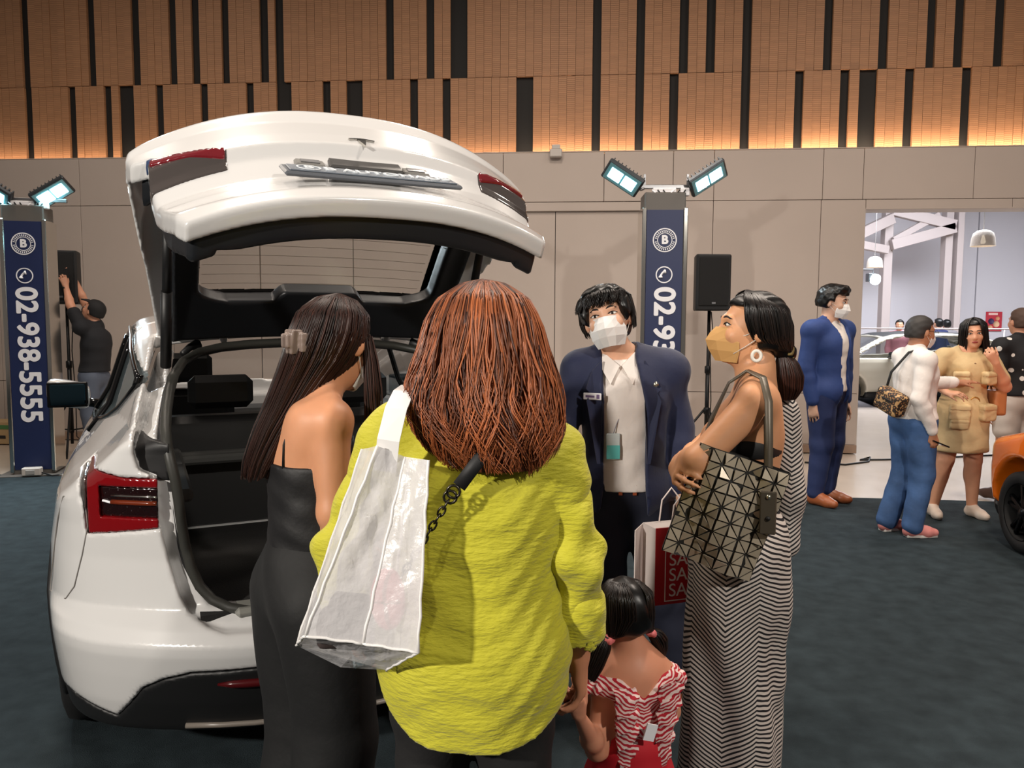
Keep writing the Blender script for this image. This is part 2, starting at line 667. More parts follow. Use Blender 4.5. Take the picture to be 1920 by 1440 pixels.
beam((8.6, 19.6, 3.75), (9.7, 19.9, 4.25), par=fr_)
beam((9.7, 19.9, 3.58), (11.3, 19.9, 4.02), par=fr_)
beam((9.7, 19.9, 4.45), (11.3, 19.9, 4.08), par=fr_)
beam((8.4, 19.6, 3.62), (9.6, 19.9, 3.45), .08, .1, par=fr_)
beam((9.75, 19.9, 3.70), (10.9, 19.9, 4.35), .06, .08, par=fr_)
# skylight strips in that ceiling
M_sky = mat('lit_ceiling_panel', (235, 240, 255), .5, emit=(235, 240, 255), es=5)
for k, (x0, x1, y0, y1) in enumerate(((9.7, 10.9, 17.5, 18.3), (7.6, 8.8, 17.5, 18.3), (11.6, 12.8, 14.5, 15.3), (7.6, 8.8, 12.2, 13.0))):
    o = thing('ceiling_light', ['bright ceiling light panel between the roof beams of the far hall', 'bright ceiling light panel left of the far hall column', 'ceiling light panel right of the larger pendant lamp', 'ceiling light panel nearest the doorway'][k], 'ceiling light', (0, 0, 0), group='far hall ceiling lights')
    box('frame', (x0 - .04, x1 + .04, y0 - .04, y1 + .04, 5.36, 5.40), M_frame, o)
    box('diffuser', (x0, x1, y0, y1, 5.345, 5.36), M_sky, o)
area('far_hall_light', (9.5, 15.5, 5.3), (9.5, 15.9, 0), 5.5, 1500, (.90, .93, 1.0), 4.5)


def pendant(x, y, z, s, label):
    t = thing('pendant_lamp', label, 'lamp', (x, y, z), group='white pendant lamps')
    sh = mat('woven_white_shade', (226, 216, 204), .8, alpha=.95, bump=(90, .6))
    lathe('shade', [(.20 * s, 0), (.195 * s, .05 * s), (.185 * s, .15 * s), (.16 * s, .23 * s), (.10 * s, .275 * s), (.03 * s, .29 * s)], sh, t)
    lathe('bulb', [(.001, .04 * s), (.035 * s, .05 * s), (.045 * s, .09 * s), (.03 * s, .13 * s), (.015 * s, .2 * s)], mat('warm_bulb', (255, 240, 215), .3, emit=(255, 236, 205), es=6), t, 12)
    tube('cord', [(0, 0, .28 * s), (0, 0, 5.4 - z)], .006, mat('white_cord', (200, 200, 200)), t, 5)
    lathe('canopy', [(.001, 5.4 - z), (.05, 5.4 - z), (.05, 5.38 - z), (.001, 5.37 - z)], M_frame, t, 12)


pendant(7.94, 17.0, 2.79, .84, 'smaller woven pendant lamp hanging left in the doorway')
pendant(7.87, 13.0, 2.86, .94, 'larger woven pendant lamp hanging right in the doorway')
fl = thing('floodlight', 'small round lit floodlight on a bracket inside the doorway', 'floodlight', (7.26, 15.5, 2.45))
lathe('lamp_face', [(.001, -.02), (.11, -.02), (.115, 0), (.06, .12), (.001, .14)], mat('cool_lamp_face', (230, 250, 255), .3, emit=(225, 248, 255), es=9), fl, 16, rot=(PI / 2 * .85, 0, 0))
box('lamp_head', (-.14, -.06, -.02, .12, -.05, .12), mat('grey_metal', (110, 112, 115), .4, .6), fl, bev=.01)
tube('bracket', [(-1.1, .1, .20), (0, .1, .20), (0, .1, .05)], .018, mat('grey_metal'), fl, 6)

# poster on the far wall: a picture of fruit on red
ps = thing('poster', 'red poster with pale fruit shapes on the far white wall', 'poster', (13.72, 21.97, 1.37))
M_red = mat('poster_red', (190, 52, 66), .6)
box('sheet', (-.23, .23, -.012, 0, 0, .55), M_red, ps)
for k, (x, z, r, c) in enumerate(((-.08, .28, .085, (70, 50, 90)), (.07, .2, .09, (236, 190, 150)), (-.1, .1, .07, (230, 170, 130)), (.1, .36, .06, (220, 150, 110)))):
    lathe('picture_spot', [(.001, .0), (r, .0), (r, .004)], mat('poster_ink_%d' % k, c), ps, 14, loc=(x, -.014, z), rot=(PI / 2, 0, 0))
box('title_strip', (-.16, .10, -.016, -.012, .46, .52), mat('poster_title', (240, 200, 190)), ps)

# rail behind the far car, floor mat under it
rl = thing('railing', 'thin white railing behind the far white car', 'railing')
tube('rail', [(7.0, 16.9, 1.46), (13.5, 16.9, 1.46)], .018, M_frame, rl, 6)
for x in (7.2, 9.0, 10.8, 12.6):
    tube('post', [(x, 16.9, -.012), (x, 16.9, 1.46)], .016, M_frame, rl, 6)
mt = obj('floor_mat', [(7.3, 16.5, 0.), (6.75, 13.45, 0.), (9.5, 13.6, 0.), (13, 14.2, 0.), (13.2, 16.5, 0.)], [[0, 1, 2, 3, 4]], M_carpet)
mt.location.z = .002
tag(mt, 'dark carpet mat under the far white car', kind='structure')

# ================================================================ banner pillars with floodlights
M_navy = mat('navy_banner', (26, 38, 78), .45)
M_chrome = mat('chrome_trim', (215, 212, 205), .12, 1.)
M_letter = mat('white_lettering', (232, 232, 236), .6)
M_alu = mat('aluminium', (150, 150, 152), .35, .9)
M_cable = mat('black_cable', (18, 18, 19), .6)


def ring(name, r0, r1, m, par, loc, rot, d=.003, n=40):
    V, Fq = [], []
    for k in range(n):
        a = 2 * PI * k / n
        c, s = math.cos(a), math.sin(a)
        V += [(r0 * c, r0 * s, d), (r1 * c, r1 * s, d), (r1 * c, r1 * s, 0), (r0 * c, r0 * s, 0)]
    for k in range(n):
        a, b = 4 * k, 4 * ((k + 1) % n)
        Fq += [[a, a + 1, b + 1, b], [a + 1, a + 2, b + 2, b + 1], [a + 3, a, b, b + 3]]
    return obj(name, V, Fq, m, par, False, loc, rot)


def pillar(loc, rz, label, flabels, power, es, zt=2.57, hx=.39):
    t = thing('banner_pillar', label, 'pillar', loc, rz, 'banner pillars')
    w = .185
    M_dk = mat('grey_pillar_core', (92, 88, 84), .5)
    box('core', (-w, w, 0, .30, 0, zt + .16), M_dk, t, bev=.01)
    box('banner', (-w + .022, w - .022, -.006, .0, .06, zt), M_navy, t)
    for s in (-1, 1):
        box('chrome_edge', (s * w - .02, s * w + .02, -.014, .315, .03, zt + .02), M_chrome, t, bev=.006)
    box('foot_plate', (-.30, .30, -.10, .40, 0, .015), M_dk, t, bev=.004)
    R = (PI / 2, 0, 0)
    y = -.009
    ring('emblem_ring', .098, .108, M_letter, t, (0, y + .003, 2.30), R)
    ring('emblem_ring', .062, .068, M_letter, t, (0, y + .003, 2.30), R)
    text('emblem_letter', 'B', .105, M_letter, t, (0, y, 2.30), R, .002, .005)
    nt_ = 30
    for k in range(nt_):
        a = 2 * PI * (k + .5) / nt_
        if k in (7, 22):
            continue
        box('emblem_tick', (-.004, .004, -.002, .002, .074, .091), M_letter, t, loc=(0, y, 2.30), rot=(0, a, 0))
    ring('phone_ring', .066, .076, M_letter, t, (0, y + .003, 1.99), R)
    # telephone receiver
    pts = []
    for k in range(13):
        a = math.radians(100 + 85 * k / 12)
        pts.append((.055 * math.cos(a) + .024, y, 1.99 + .055 * math.sin(a) - .024))
    tube('phone_receiver', pts, [.018, .02, .016, .011, .01, .009, .009, .009, .01, .011, .016, .02, .018], M_letter, t, 8, flat=1.)
    text('phone_number', '02-938-5555', .262, M_letter, t, (0, y, 1.205), (PI / 2, PI / 2, 0), .002, .008)
    # junction box at the foot
    jb = thing('junction_box', 'small white cable box at the foot of ' + flabels[2], 'cable box', loc, rz, 'pillar cable boxes')
    box('box', (-.07, .10, -.13, -.045, .016, .095), mat('white_plastic'), jb, bev=.008)
    box('socket', (-.03, .05, -.137, -.13, .03, .075), mat('socket_grey', (150, 150, 148)), jb, bev=.003)
    tube('lead', [(.10, -.09, .04), (.2, -.12, .012), (.34, -.05, .012), (.45, .1, .012)], .008, M_cable, jb, 6)
    # crossbar with ballast
    cb = box('crossbar', (-.36, .38, .06, .10, zt + .20, zt + .235), M_alu, t, bev=.004)
    box('ballast', (-.11, .10, .02, .09, zt + .13, zt + .20), M_letter, t, bev=.006)
    box('ballast', (.14, .22, .02, .09, zt + .13, zt + .20), M_letter, t, bev=.006)
    box('upright', [(-.19, -.17, .07, .09, zt + .235, zt + .33), (.20, .22, .07, .09, zt + .235, zt + .33)], M_alu, t)
    for k in range(3):
        pts = [(-.12 + .05 * k + .2 * q / 8, .01, zt + .18 - (.06 + .02 * k) * math.sin(PI * q / 8)) for q in range(9)]
        tube('cable', pts, .006, M_cable if k else M_letter, t, 5)
    # lamp heads
    M_face = mat('lit_flood_face_%d' % int(es), (190, 240, 250), .3, emit=(170, 240, 255), es=es)
    M_body = mat('flood_housing', (70, 74, 78), .4, .7)
    for s in (-1, 1):
        ft = thing('floodlight', flabels[0 if s < 0 else 1], 'floodlight', (0, 0, 0), 0, 'pillar floodlights')
        Mx = Matrix.Translation(loc) @ Matrix.Rotation(rz, 4, 'Z') @ Matrix.Translation((s * hx, .02, zt + .275))
        Mx = Mx @ Matrix.Rotation(s * math.radians(-33), 4, 'Y') @ Matrix.Rotation(math.radians(48), 4, 'X')
        ft.matrix_world = Mx
        box('housing', (-.185, .185, 0, .05, -.105, .105), M_body, ft, bev=.012)
        box('fin', [(-.16 + .04 * q, -.15 + .04 * q, .05, .085, -.09, .09) for q in range(9)], M_body, ft)
        box('lens_frame', (-.165, .165, -.003, 0, -.088, .088), mat('pale_cyan_glass', (120, 170, 178), .15), ft, bev=.001)
        for q in (-1, 1):
            box('lamp_face', (-.13, -.01, -.006, -.003, -.055, .055) if q < 0 else (.01, .13, -.006, -.003, -.055, .055), M_face, ft)
        tube('yoke', [(-s * .19, .02, 0), (-s * .21, .06, 0), (-s * .19, .12, -.05)], .012, M_alu, ft, 6)
        l = spot('flood_beam', (0, 0, 0), (0, -1, 0), power, (.82, .94, 1.), 130, .6, .1)
        l.matrix_world = Mx @ Matrix.Translation((0, -.03, 0)) @ Matrix.Rotation(-PI / 2, 4, 'X')
        l.parent = ft
        l.matrix_parent_inverse = Mx.inverted()
    return t


pillar((-4.80, 7.62, .0), math.radians(14), 'navy banner pillar at the left with blazing floodlights on top',
       ['blazing white floodlight on the left pillar, left head', 'blazing white floodlight on the left pillar, right head', 'the left pillar'], 420, 60, zt=2.52, hx=.27)
pillar((1.375, 7.03, .0), math.radians(-2), 'navy banner pillar behind the salesman with two tilted floodlights',
       ['left tilted floodlight on the pillar behind the salesman', 'right tilted floodlight on the pillar behind the salesman', 'the pillar behind the salesman'], 70, 12)

# ================================================================ loudspeakers on stands
M_spk = mat('black_speaker', (20, 21, 24), .6, bump=(250, .2))
M_std = mat('black_metal', (22, 22, 24), .4, .5)


def speaker(x, y, z0, rz, w, lab, tilt=0.):
    s = thing('loudspeaker', lab[0], 'loudspeaker', (x, y, z0), rz, 'loudspeakers')
    V, Fq = [], []
    # trapezoid cabinet, rounded vertical edges
    prof = [(-w, 0), (-w + .02, -.02), (w - .02, -.02), (w, 0), (w * .72, .28), (-w * .72, .28)]
    for z, k in ((0, .96), (.015, 1.), (.585, 1.), (.60, .96)):
        V += [(px * k, (py - .13) * k + .13, z) for px, py in prof]
    for a in range(3):
        for i in range(6):
            j = (i + 1) % 6
            Fq.append([a * 6 + i, a * 6 + j, a * 6 + 6 + j, a * 6 + 6 + i])
    Fq += [[5, 4, 3, 2, 1, 0], [18, 19, 20, 21, 22, 23]]
    obj('cabinet', V, Fq, mat('black_speaker'), s)
    box('grille', (-w + .03, w - .03, -.03, -.02, .05, .565), mat('speaker_grille', (14, 14, 16), .7, bump=(700, .6)), s, bev=.006)
    box('badge', (-.02, .02, -.034, -.03, .07, .09), M_alu, s)
    t = thing('speaker_stand', lab[1], 'stand', (x, y, 0), rz, 'speaker stands')
    tube('pole', [(0, .13, .12), (0, .13, z0 - .001)], .0175, M_std, t, 10)
    tube('lower_tube', [(0, .13, .25), (0, .13, 1.05)], .024, M_std, t, 10)
    lathe('collar', [(.024, 1.0), (.034, 1.01), (.034, 1.08), (.02, 1.09)], M_std, t, 12, loc=(0, .13, 0))
    lathe('hub', [(.024, .55), (.036, .56), (.036, .62), (.024, .63)], M_std, t, 12, loc=(0, .13, 0))
    for k in range(3):
        a = rz + 2 * PI * k / 3 + .5
        c, q = math.cos(a), math.sin(a)
        tube('leg', [(c * .03, .13 + q * .03, .60), (c * .48, .13 + q * .48, .02)], .013, M_std, t, 6)
        tube('brace', [(c * .02, .13 + q * .02, .28), (c * .26, .13 + q * .26, .30)], .009, M_std, t, 6)
    pts = [(.03, .15, z0 - .01), (.05, .15, z0 - .2), (.03, .15, 1.2), (.05, .15, .7), (.04, .16, .2), (.2, .2, .02)]
    tube('signal_cable', pts, .006, M_cable, t, 5)


speaker(2.155, 8.3, 1.69, math.radians(2), .19, ('black loudspeaker on a stand right of the middle pillar', 'black tripod stand under the loudspeaker by the middle pillar'))
speaker(-5.10, 8.75, 1.74, math.radians(12), .165, ('black loudspeaker being adjusted by the man at the left', 'black tripod stand beside the man at the left'))

# carton by the wall at far left
ct = thing('carton', 'low brown carton with green print by the wall at far left', 'box', (-6.35, 9.55, 0), -.08)
M_card = mat('cardboard', (176, 148, 108), .8)
box('box', (-.42, .25, 0, .3, 0, .28), M_card, ct, bev=.006)
box('print_band', (-.40, .22, -.004, 0, .19, .24), mat('green_print', (70, 120, 70)), ct)
for k in range(3):
    box('hand_hole', (-.30 + .2 * k, -.20 + .2 * k, -.004, 0, .07, .11), mat('dark_joint'), ct)

# cable lying on the floor by the doorway
pts = [(3.3, 8.55, -.004), (3.7, 8.42, -.004), (4.05, 8.62, -.004), (4.2, 8.9, -.004), (4.0, 8.72, -.004), (4.3, 8.75, -.004), (4.8, 8.85, -.004), (5.8, 9.1, -.004)]
cb = tube('floor_cable', pts, .012, M_cable, None, 6)
tag(cb, 'black cable snaking over the floor by the doorway', 'cable')
# ================================================================ white SUV with raised liftgate
CXY = (-.46, 2.43)
CYAW = math.radians(25.7)
HY, HZ, GA = .98, 1.53, math.radians(60)


def w_side(y, z):
    w = np.interp(z, [.15, .25, .36, .5, .6, .68, .8, .95, 1.03, 1.07, 1.2, 1.4, 1.56, 1.65], [.885, .93, .95, .965, .972, .966, .962, .94, .905, .875, .80, .735, .675, .62])
    t = np.interp(y, [-.1, 0, .2, .4, .7, 1.0, 2.3, 3.9, 4.3, 4.6, 4.8], [.90, .91, .935, .962, .985, .995, 1, .985, .95, .88, .8])
    t2 = np.interp(y, [0, .2, .55, .75, 1.0, 1.5, 2.0], [.86, .855, .865, .90, .94, .98, 1])
    g = np.clip((z - .98) / .22, 0, 1)
    return w * (t * (1 - g) + t2 * g)


def r_rear(z):
    return np.interp(z, [.15, .22, .34, .44, .52, .555, .60, .64, .80, .95, 1.05, 1.14, 1.20, 1.25], [.16, .10, .04, .0, -.03, -.035, .0, .06, .055, .03, .01, .0, -.02, -.035])


def z_top(x, y):
    zc = np.interp(y, [-.1, -.02, .1, .5, .98, 1.3, 1.7, 2.3, 2.8, 3.1, 3.95, 4.2, 4.55, 4.8], [1.19, 1.22, 1.262, 1.40, 1.535, 1.585, 1.61, 1.615, 1.585, 1.51, 1.06, .99, .90, .75])
    return zc - .07 * (np.abs(x) / .6) ** 2.3 * np.interp(y, [0, .9, 3.1, 4], [1, .6, .6, .6])


def O(P):
    x = np.abs(P[..., 0]); y = P[..., 1]; z = P[..., 2]
    side = (x - w_side(y, z)) * .93
    top = (z - z_top(x, y)) * .94
    rear = (r_rear(z) + .17 * (x / .65) ** 2.4 - y) * .9
    front = (y - (4.72 - .30 * (x / .9) ** 3 - .25 * np.clip(.45 - z, 0, 1))) * .95
    bot = .18 + .04 * np.clip(1 - y, 0, 1) - z
    a = smax(side, top, .07)
    kk = np.interp(z, [.9, 1.15], [.13, .035])
    b = smax(a, rear, kk)
    b = smax(b, front, .12)
    return smax(b, bot, .04)


def Og(P):
    """outer skin of the closed liftgate: like O, with the panel tucked in above the bumper"""
    x = np.abs(P[..., 0]); y = P[..., 1]; z = P[..., 2]
    side = (x - w_side(y, z)) * .93
    top = (z - z_top(x, y)) * .94
    r = np.interp(z, [.55, .585, .64, .70, .80, .87, .955, .985, 1.05, 1.14, 1.20, 1.25], [.075, .062, .050, .045, .068, .078, .042, .012, .006, .0, -.02, -.035])
    rear = (r + .17 * (x / .65) ** 2.4 - y) * .9
    kk = np.interp(z, [.9, 1.15], [.13, .035])
    return smax(smax(side, top, .07), rear, kk)


def gate_q(P):
    y = P[..., 1]; z = P[..., 2]
    return np.where(z < 1.15, z, 1.15 + np.clip(y, 0, 1.2))


def gate_reg(P, ins=0.):
    """<0 inside the liftgate outline"""
    q = gate_q(P)
    g = np.interp(q, [.58, .60, .63, .68, .8, .9, .95, 1.07, 1.09, 1.15, 1.30, 1.45, 1.75, 2.13], [.42, .48, .53, .555, .585, .603, .61, .615, .66, .675, .675, .668, .628, .59])
    d = np.maximum(np.abs(P[..., 0]) - g, np.where(P[..., 2] > 1.08, np.abs(P[..., 0]) - w_side(P[..., 1], P[..., 2]) + .018, -1)) + ins
    d = np.maximum(d, .585 + ins * .8 - P[..., 2])
    d = np.maximum(d, P[..., 1] - HY + ins * .6)
    return np.maximum(d, np.where(P[..., 2] < 1.15, P[..., 1] - .75, -1))


def low_line(x):
    return np.interp(np.abs(x), [0, .28, .53, .61, .67, .71, .745, .80, .9], [.485, .478, .465, .438, .398, .33, .275, .295, .335])


def low_reg(P):
    """<0 in the black lower bumper / sill cladding"""
    d = P[..., 2] - low_line(P[..., 0])
    d = np.where(P[..., 1] > .45, P[..., 2] - .33, d)
    return d


def lamp_reg(P):
    """<0 inside the body tail lamp"""
    x = np.abs(P[..., 0]); z = P[..., 2]; y = P[..., 1]
    d = np.maximum(.607 - x, x - .825 - .10 * (z - .99))
    d = np.maximum(d, .905 - .03 * (x - .6) / .2 - z)
    d = np.maximum(d, z - 1.068 - .20 * np.maximum(x - .70, 0))
    return np.maximum(d, y - .6)


def arch(P, off=0.):
    x = np.abs(P[..., 0]); z = P[..., 2]
    d = np.full(P.shape[:-1], 9.)
    for wy in (1.0, 3.89):
        d = np.minimum(d, np.maximum(np.hypot(P[..., 1] - wy, z - .355) - .40 - off, .60 - x))
    return d


def win_side(P):
    """side glass outline seen from the side"""
    y = P[..., 1]; z = P[..., 2]
    belt = np.interp(y, [.55, .78, 1.0, 1.5, 2.6, 3.6], [1.335, 1.24, 1.17, 1.11, 1.05, 1.04])
    topl = np.interp(y, [.50, .72, 1.0, 1.4, 2.0, 2.6, 3.0, 3.7], [1.325, 1.375, 1.435, 1.49, 1.515, 1.50, 1.42, 1.06])
    d = np.maximum(belt - z, (z - topl) * .9)
    d = np.maximum(d, .57 - y)
    return np.maximum(d, w_side(y, z) - .09 - np.abs(P[..., 0]))


def win_top(P, y0, y1, ins):
    x = np.abs(P[..., 0]); y = P[..., 1]
    hw = np.interp(y, [.9, 1.1, 2.9, 3.1, 3.95], [.50, .53, .55, .56, .68]) - ins
    d = np.maximum(x - hw, np.maximum(y0 - y, y - y1))
    return np.maximum(d, 1.0 - P[..., 2])


M_paint = mat('white_car_paint', (208, 207, 206), .22, coat=1.)
M_blk = mat('black_plastic', (20, 20, 21), .5)
M_gloss = mat('gloss_black', (10, 10, 11), .12)
M_trim = mat('grey_interior_plastic', (44, 46, 50), .55)
M_seal = mat('rubber_seal', (48, 48, 44), .5)
M_ccarpet = mat('boot_carpet', (26, 25, 24), .95, bump=(200, .4))
M_tyre = mat('tyre_rubber', (17, 17, 18), .75)
M_rim = mat('dark_rim', (46, 47, 50), .3, .8)


def glass_mat(name, tint, a, rough=.03):
    if name in MATS:
        return MATS[name]
    m = mat(name, tint, rough, alpha=a, spec=.6)
    return m


M_glass = glass_mat('tinted_glass', (30, 40, 42), .42)
M_rglass = glass_mat('rear_window_glass', (160, 168, 146), .38)
M_dglass = glass_mat('privacy_glass', (95, 108, 112), .82)


def carobj(name, fn, lo, hi, vox, m, par, newton=2, half=True):
    V, Q = fn_mesh(fn, lo, hi, vox, newton, half)
    return obj(name, V, Q, m, par, True)


def sheet(name, off, reg, lo, hi, vox, m, par):
    """one pane following the outer skin at depth off, trimmed to reg<0"""
    V, Q = fn_mesh(lambda P: O(P) + off, lo, hi, vox, 2, True)
    C = V[Q].mean(1)
    keep = (reg(C) < 0) & (np.abs(O(C) + off) < vox) & (C > np.array(lo) + vox).all(1) & (C < np.array(hi) - vox).all(1)
    Q = Q[keep]
    u, inv = np.unique(Q, return_inverse=True)
    return obj(name, V[u], inv.reshape(-1, 4).astype(np.int32), m, par, True)


def make_body(hull_vox, full=True):
    def fn(P):
        o = O(P)
        hollow = np.maximum(np.maximum(o + np.where(P[..., 1] < .95, .10, .05), .62 - P[..., 2]), P[..., 1] - 3.75)
        hollow = np.maximum(hollow, np.where(P[..., 2] < .98, np.abs(P[..., 0]) - .72, -1))
        b = np.maximum(o, -hollow)
        b = np.maximum(b, -np.maximum(arch(P), -1))
        if full:
            b = smax(b, -smax(gate_reg(P), -(o + .050), .012), .014)
            b = smax(b, -np.maximum(gate_reg(P, .065), -(o + .5)), .014)
            lr = lamp_reg(P)
            b = np.maximum(b, -np.maximum(lr, -(o + .035)))
        b = smax(b, -np.maximum(low_reg(P) - .002, -(o + .028)), .010)
        b = smax(b, -np.maximum(win_side(P), -(o + .25)), .01)
        b = np.maximum(b, -np.maximum(win_top(P, 1.05, 3.0, .0), -(o + .25)))
        b = np.maximum(b, -np.maximum(win_top(P, 3.08, 3.86, .0), -(o + .3)))
        return b
    return fn


suv = thing('suv', 'white electric SUV with its liftgate raised, seen from behind', 'car', (CXY[0], CXY[1], .004), CYAW)
_lo, _hi = (-1.05, -.12, .12), (1.05, 4.80, 1.68)
_bf = make_body(.012)
carobj('body', lambda P: np.maximum(_bf(P), P[..., 1] - 1.270), (-1.05, -.12, .12), (1.05, 1.32, 1.68), .0105, M_paint, suv)
carobj('front_body', lambda P: np.maximum(_bf(P), 1.275 - P[..., 1]), (-1.05, 1.22, .12), (1.05, 4.80, 1.68), .024, M_paint, suv)
clad = lambda P: np.maximum(np.maximum(smax(O(P) + .003, low_reg(P) + .003, .008), -(O(P) + .06)), -arch(P))
carobj('rear_diffuser', lambda P: np.maximum(clad(P), P[..., 1] - .60), (-1.05, -.12, .12), (1.05, .70, .53), .0105, M_blk, suv)
carobj('sill_cladding', lambda P: np.maximum(clad(P), .60 - P[..., 1]), (-1.05, .5, .12), (1.05, 4.8, .40), .026, M_blk, suv)
# wheel arch lips
for wy in (1.0, 3.89):
    for s in (-1, 1):
        pts = []
        for k in range(25):
            a = math.radians(-14 + 208 * k / 24)
            y, z = wy + .405 * math.cos(a), .355 + .405 * math.sin(a)
            pts.append((s * (float(w_side(np.array(y), np.array(z))) - .004), y, z))
        tube('wheel_arch_trim', pts, .016, M_blk, suv, 6)
# glazing
sheet('side_window', .006, lambda P: win_side(P) - .004, (-1.0, .5, 1.0), (1.0, 3.85, 1.60), .016, M_dglass, suv)
sheet('glass_roof', .001, lambda P: win_top(P, 1.05, 3.0, -.004), (-.75, .95, 1.3), (.75, 3.1, 1.67), .025, mat('dark_roof_glass', (14, 15, 16), .05, alpha=.93), suv)
sheet('windscreen', .003, lambda P: win_top(P, 3.08, 3.86, -.004), (-.85, 2.98, .95), (.85, 3.95, 1.62), .022, M_glass, suv)
for s in (-1, 1):
    # black window surround along the belt and roof line
    pts = []
    for y in np.linspace(.57, 3.6, 24):
        z = float(np.interp(y, [.55, .78, 1.0, 1.5, 2.6, 3.6], [1.335, 1.24, 1.17, 1.11, 1.05, 1.04]))
        pts.append((s * (float(w_side(y, z)) + .001), y, z))
    tube('belt_trim', pts, .010, M_gloss, suv, 6)
    pts = []
    for y in np.linspace(.57, 3.6, 28):
        z = float(np.interp(y, [.50, .72, 1.0, 1.4, 2.0, 2.6, 3.0, 3.7], [1.325, 1.375, 1.435, 1.49, 1.515, 1.50, 1.42, 1.06]))
        pts.append((s * (float(w_side(y, z)) + .001), y, z))
    tube('roof_trim', pts, .010, M_gloss, suv, 6)
    pts = [(s * (float(w_side(.57, z)) + .001), .57, z) for z in np.linspace(1.32, 1.36, 4)]
    tube('pillar_trim', pts, .014, M_gloss, suv, 6)
    # door shut lines between the windows
    for y0 in (1.28, 2.25):
        pts = [(s * (float(w_side(y0 + (1.05 - z) * .1, z)) - .004), y0 + (1.05 - z) * .1, z) for z in np.linspace(1.08, 1.47, 8)]
        tube('window_pillar', pts, .018, M_gloss, suv, 6)
# tail lamps on the body
M_tl = mat('tail_lamp_red', (118, 8, 14), .12, coat=1.)
M_tld = mat('tail_lamp_dark', (26, 8, 9), .1, coat=1.)
M_lens = mat('smoked_lens', (70, 64, 62), .12, coat=1.)
for s in (-1, 1):
    def side_clip(P, s=s):
        return -s * P[..., 0]
    # outer lens, dark core and inner light bars each a piece
    base = lambda P: np.maximum(np.maximum(np.maximum(lamp_reg(P) + .003, O(P) + .002), -(O(P) + .033)), side_clip(P))
    xr = (-.95, -.5) if s < 0 else (.5, .95)

    def ringfn(P):
        x = np.abs(P[..., 0]); z = P[..., 2]
        inner = np.maximum(np.maximum(.652 - (x + .15 * 0), x - .775), np.maximum(.935 - z, z - 1.037))
        inner = np.where(x < .66, np.maximum(.935 - z, z - 1.037), inner)
        return inner
    V, Q = fn_mesh(lambda P: np.maximum(np.maximum(base(P), -np.maximum(ringfn(P), -(O(P) + .020))), np.abs(P[..., 0]) - .81), (xr[0], .05, .85), (xr[1], .6, 1.16), .006, 2)
    tl = obj('tail_lamp', V, Q, M_tl, suv, True)
    V, Q = fn_mesh(lambda P: np.maximum(np.maximum(np.maximum(ringfn(P) + .001, O(P) + .013), -(O(P) + .022)), np.maximum(base(P), np.abs(P[..., 0]) - .80)), (xr[0], .05, .85), (xr[1], .6, 1.16), .006, 2)
    obj('lamp_core', V, Q, M_tld, tl, True)
    V, Q = fn_mesh(lambda P: np.maximum(base(P), .8125 - np.abs(P[..., 0])), (xr[0], .05, .85), (xr[1], .7, 1.16), .006, 2)
    if len(Q):
        obj('side_lens', V, Q, M_lens, tl, True)

    def rear_pt(x, z, d=0., fn=O):
        """point on the outer skin at lateral x, height z"""
        ys = np.arange(-.1, .9, .002)
        P = np.stack([np.full_like(ys, x), ys, np.full_like(ys, z)], -1)
        v = fn(P)
        i = int(np.argmax(v < -d))
        return (x, float(ys[i]), z)
    for z, mm_, r in ((1.006, mat('chrome_trim'), .004), (.985, mat('amber_bar', (104, 40, 18), .2), .008)):
        tube('light_bar', [rear_pt(s * x, z, .010) for x in np.linspace(.615, .74, 6)], r, mm_, tl, 6)
    tube('light_bar', [rear_pt(s * x, .98 + .25 * (x - .73), .009) for x in np.linspace(.735, .765, 3)], .004, M_letter, tl, 6)
# black gutter above the tail lamp
for s in (-1, 1):
    carobj('gutter_trim', lambda P: np.maximum(-s * P[..., 0], np.maximum(np.maximum(np.maximum(gate_reg(P, .004), O(P) + .043), -(O(P) + .070)), np.maximum(np.maximum(1.055 - P[..., 2], P[..., 2] - 1.20 + .25 * np.clip(.70 - np.abs(P[..., 0]), 0, 1)), .575 - np.abs(P[..., 0])))), (-.8 if s < 0 else .5, -.05, 1.0), (-.5 if s < 0 else .8, .5, 1.25), .008, M_blk, suv, 2, False)
# rubber seal round the opening
seal_q = [.585 + .03, .66, .74, .82, .9, 1.0, 1.1]


def seal_path(ins, depth, s):
    pts = []
    # from bottom centre up the side to the roof centre
    for x in np.linspace(0, .36, 7):
        pts.append((x, None, .62 + ins * .3))
    for z, x in ((.628, .42), (.65, .47), (.69, .503), (.76, .525), (.84, .54), (.92, .548), (1.0, .552), (1.06, .556), (1.12, .572), (1.16, .584)):
        pts.append((x - ins * .5, None, z))
    out = []
    for x, y, z in pts:
        p = rear_pt(x, z, depth)
        out.append(p)
    for y, x in ((.22, .585), (.35, .578), (.5, .562), (.65, .543), (.78, .515), (.86, .46)):
        z = float(z_top(np.array(x), np.array(y))) - depth
        out.append((x - ins * .5, y, z))
    for x in (.36, .25, .12, 0):
        y = .885
        out.append((x, y, float(z_top(np.array(x), np.array(y))) - depth))
    out = [(s * a, b, c) for a, b, c in out]
    return out


for s in (-1, 1):
    # smooth the path a little
    for nm, ins, dep, r, mm_ in (('opening_seal', .0, .045, .017, M_seal), ('opening_seal', -.03, .058, .008, M_blk)):
        p = [Vector(q) for q in seal_path(ins, dep, s)]
        for _ in range(2):
            p = [p[0]] + [(p[i - 1] + p[i] * 2 + p[i + 1]) / 4 for i in range(1, len(p) - 1)] + [p[-1]]
        tube(nm, p, r, mm_, suv, 8)
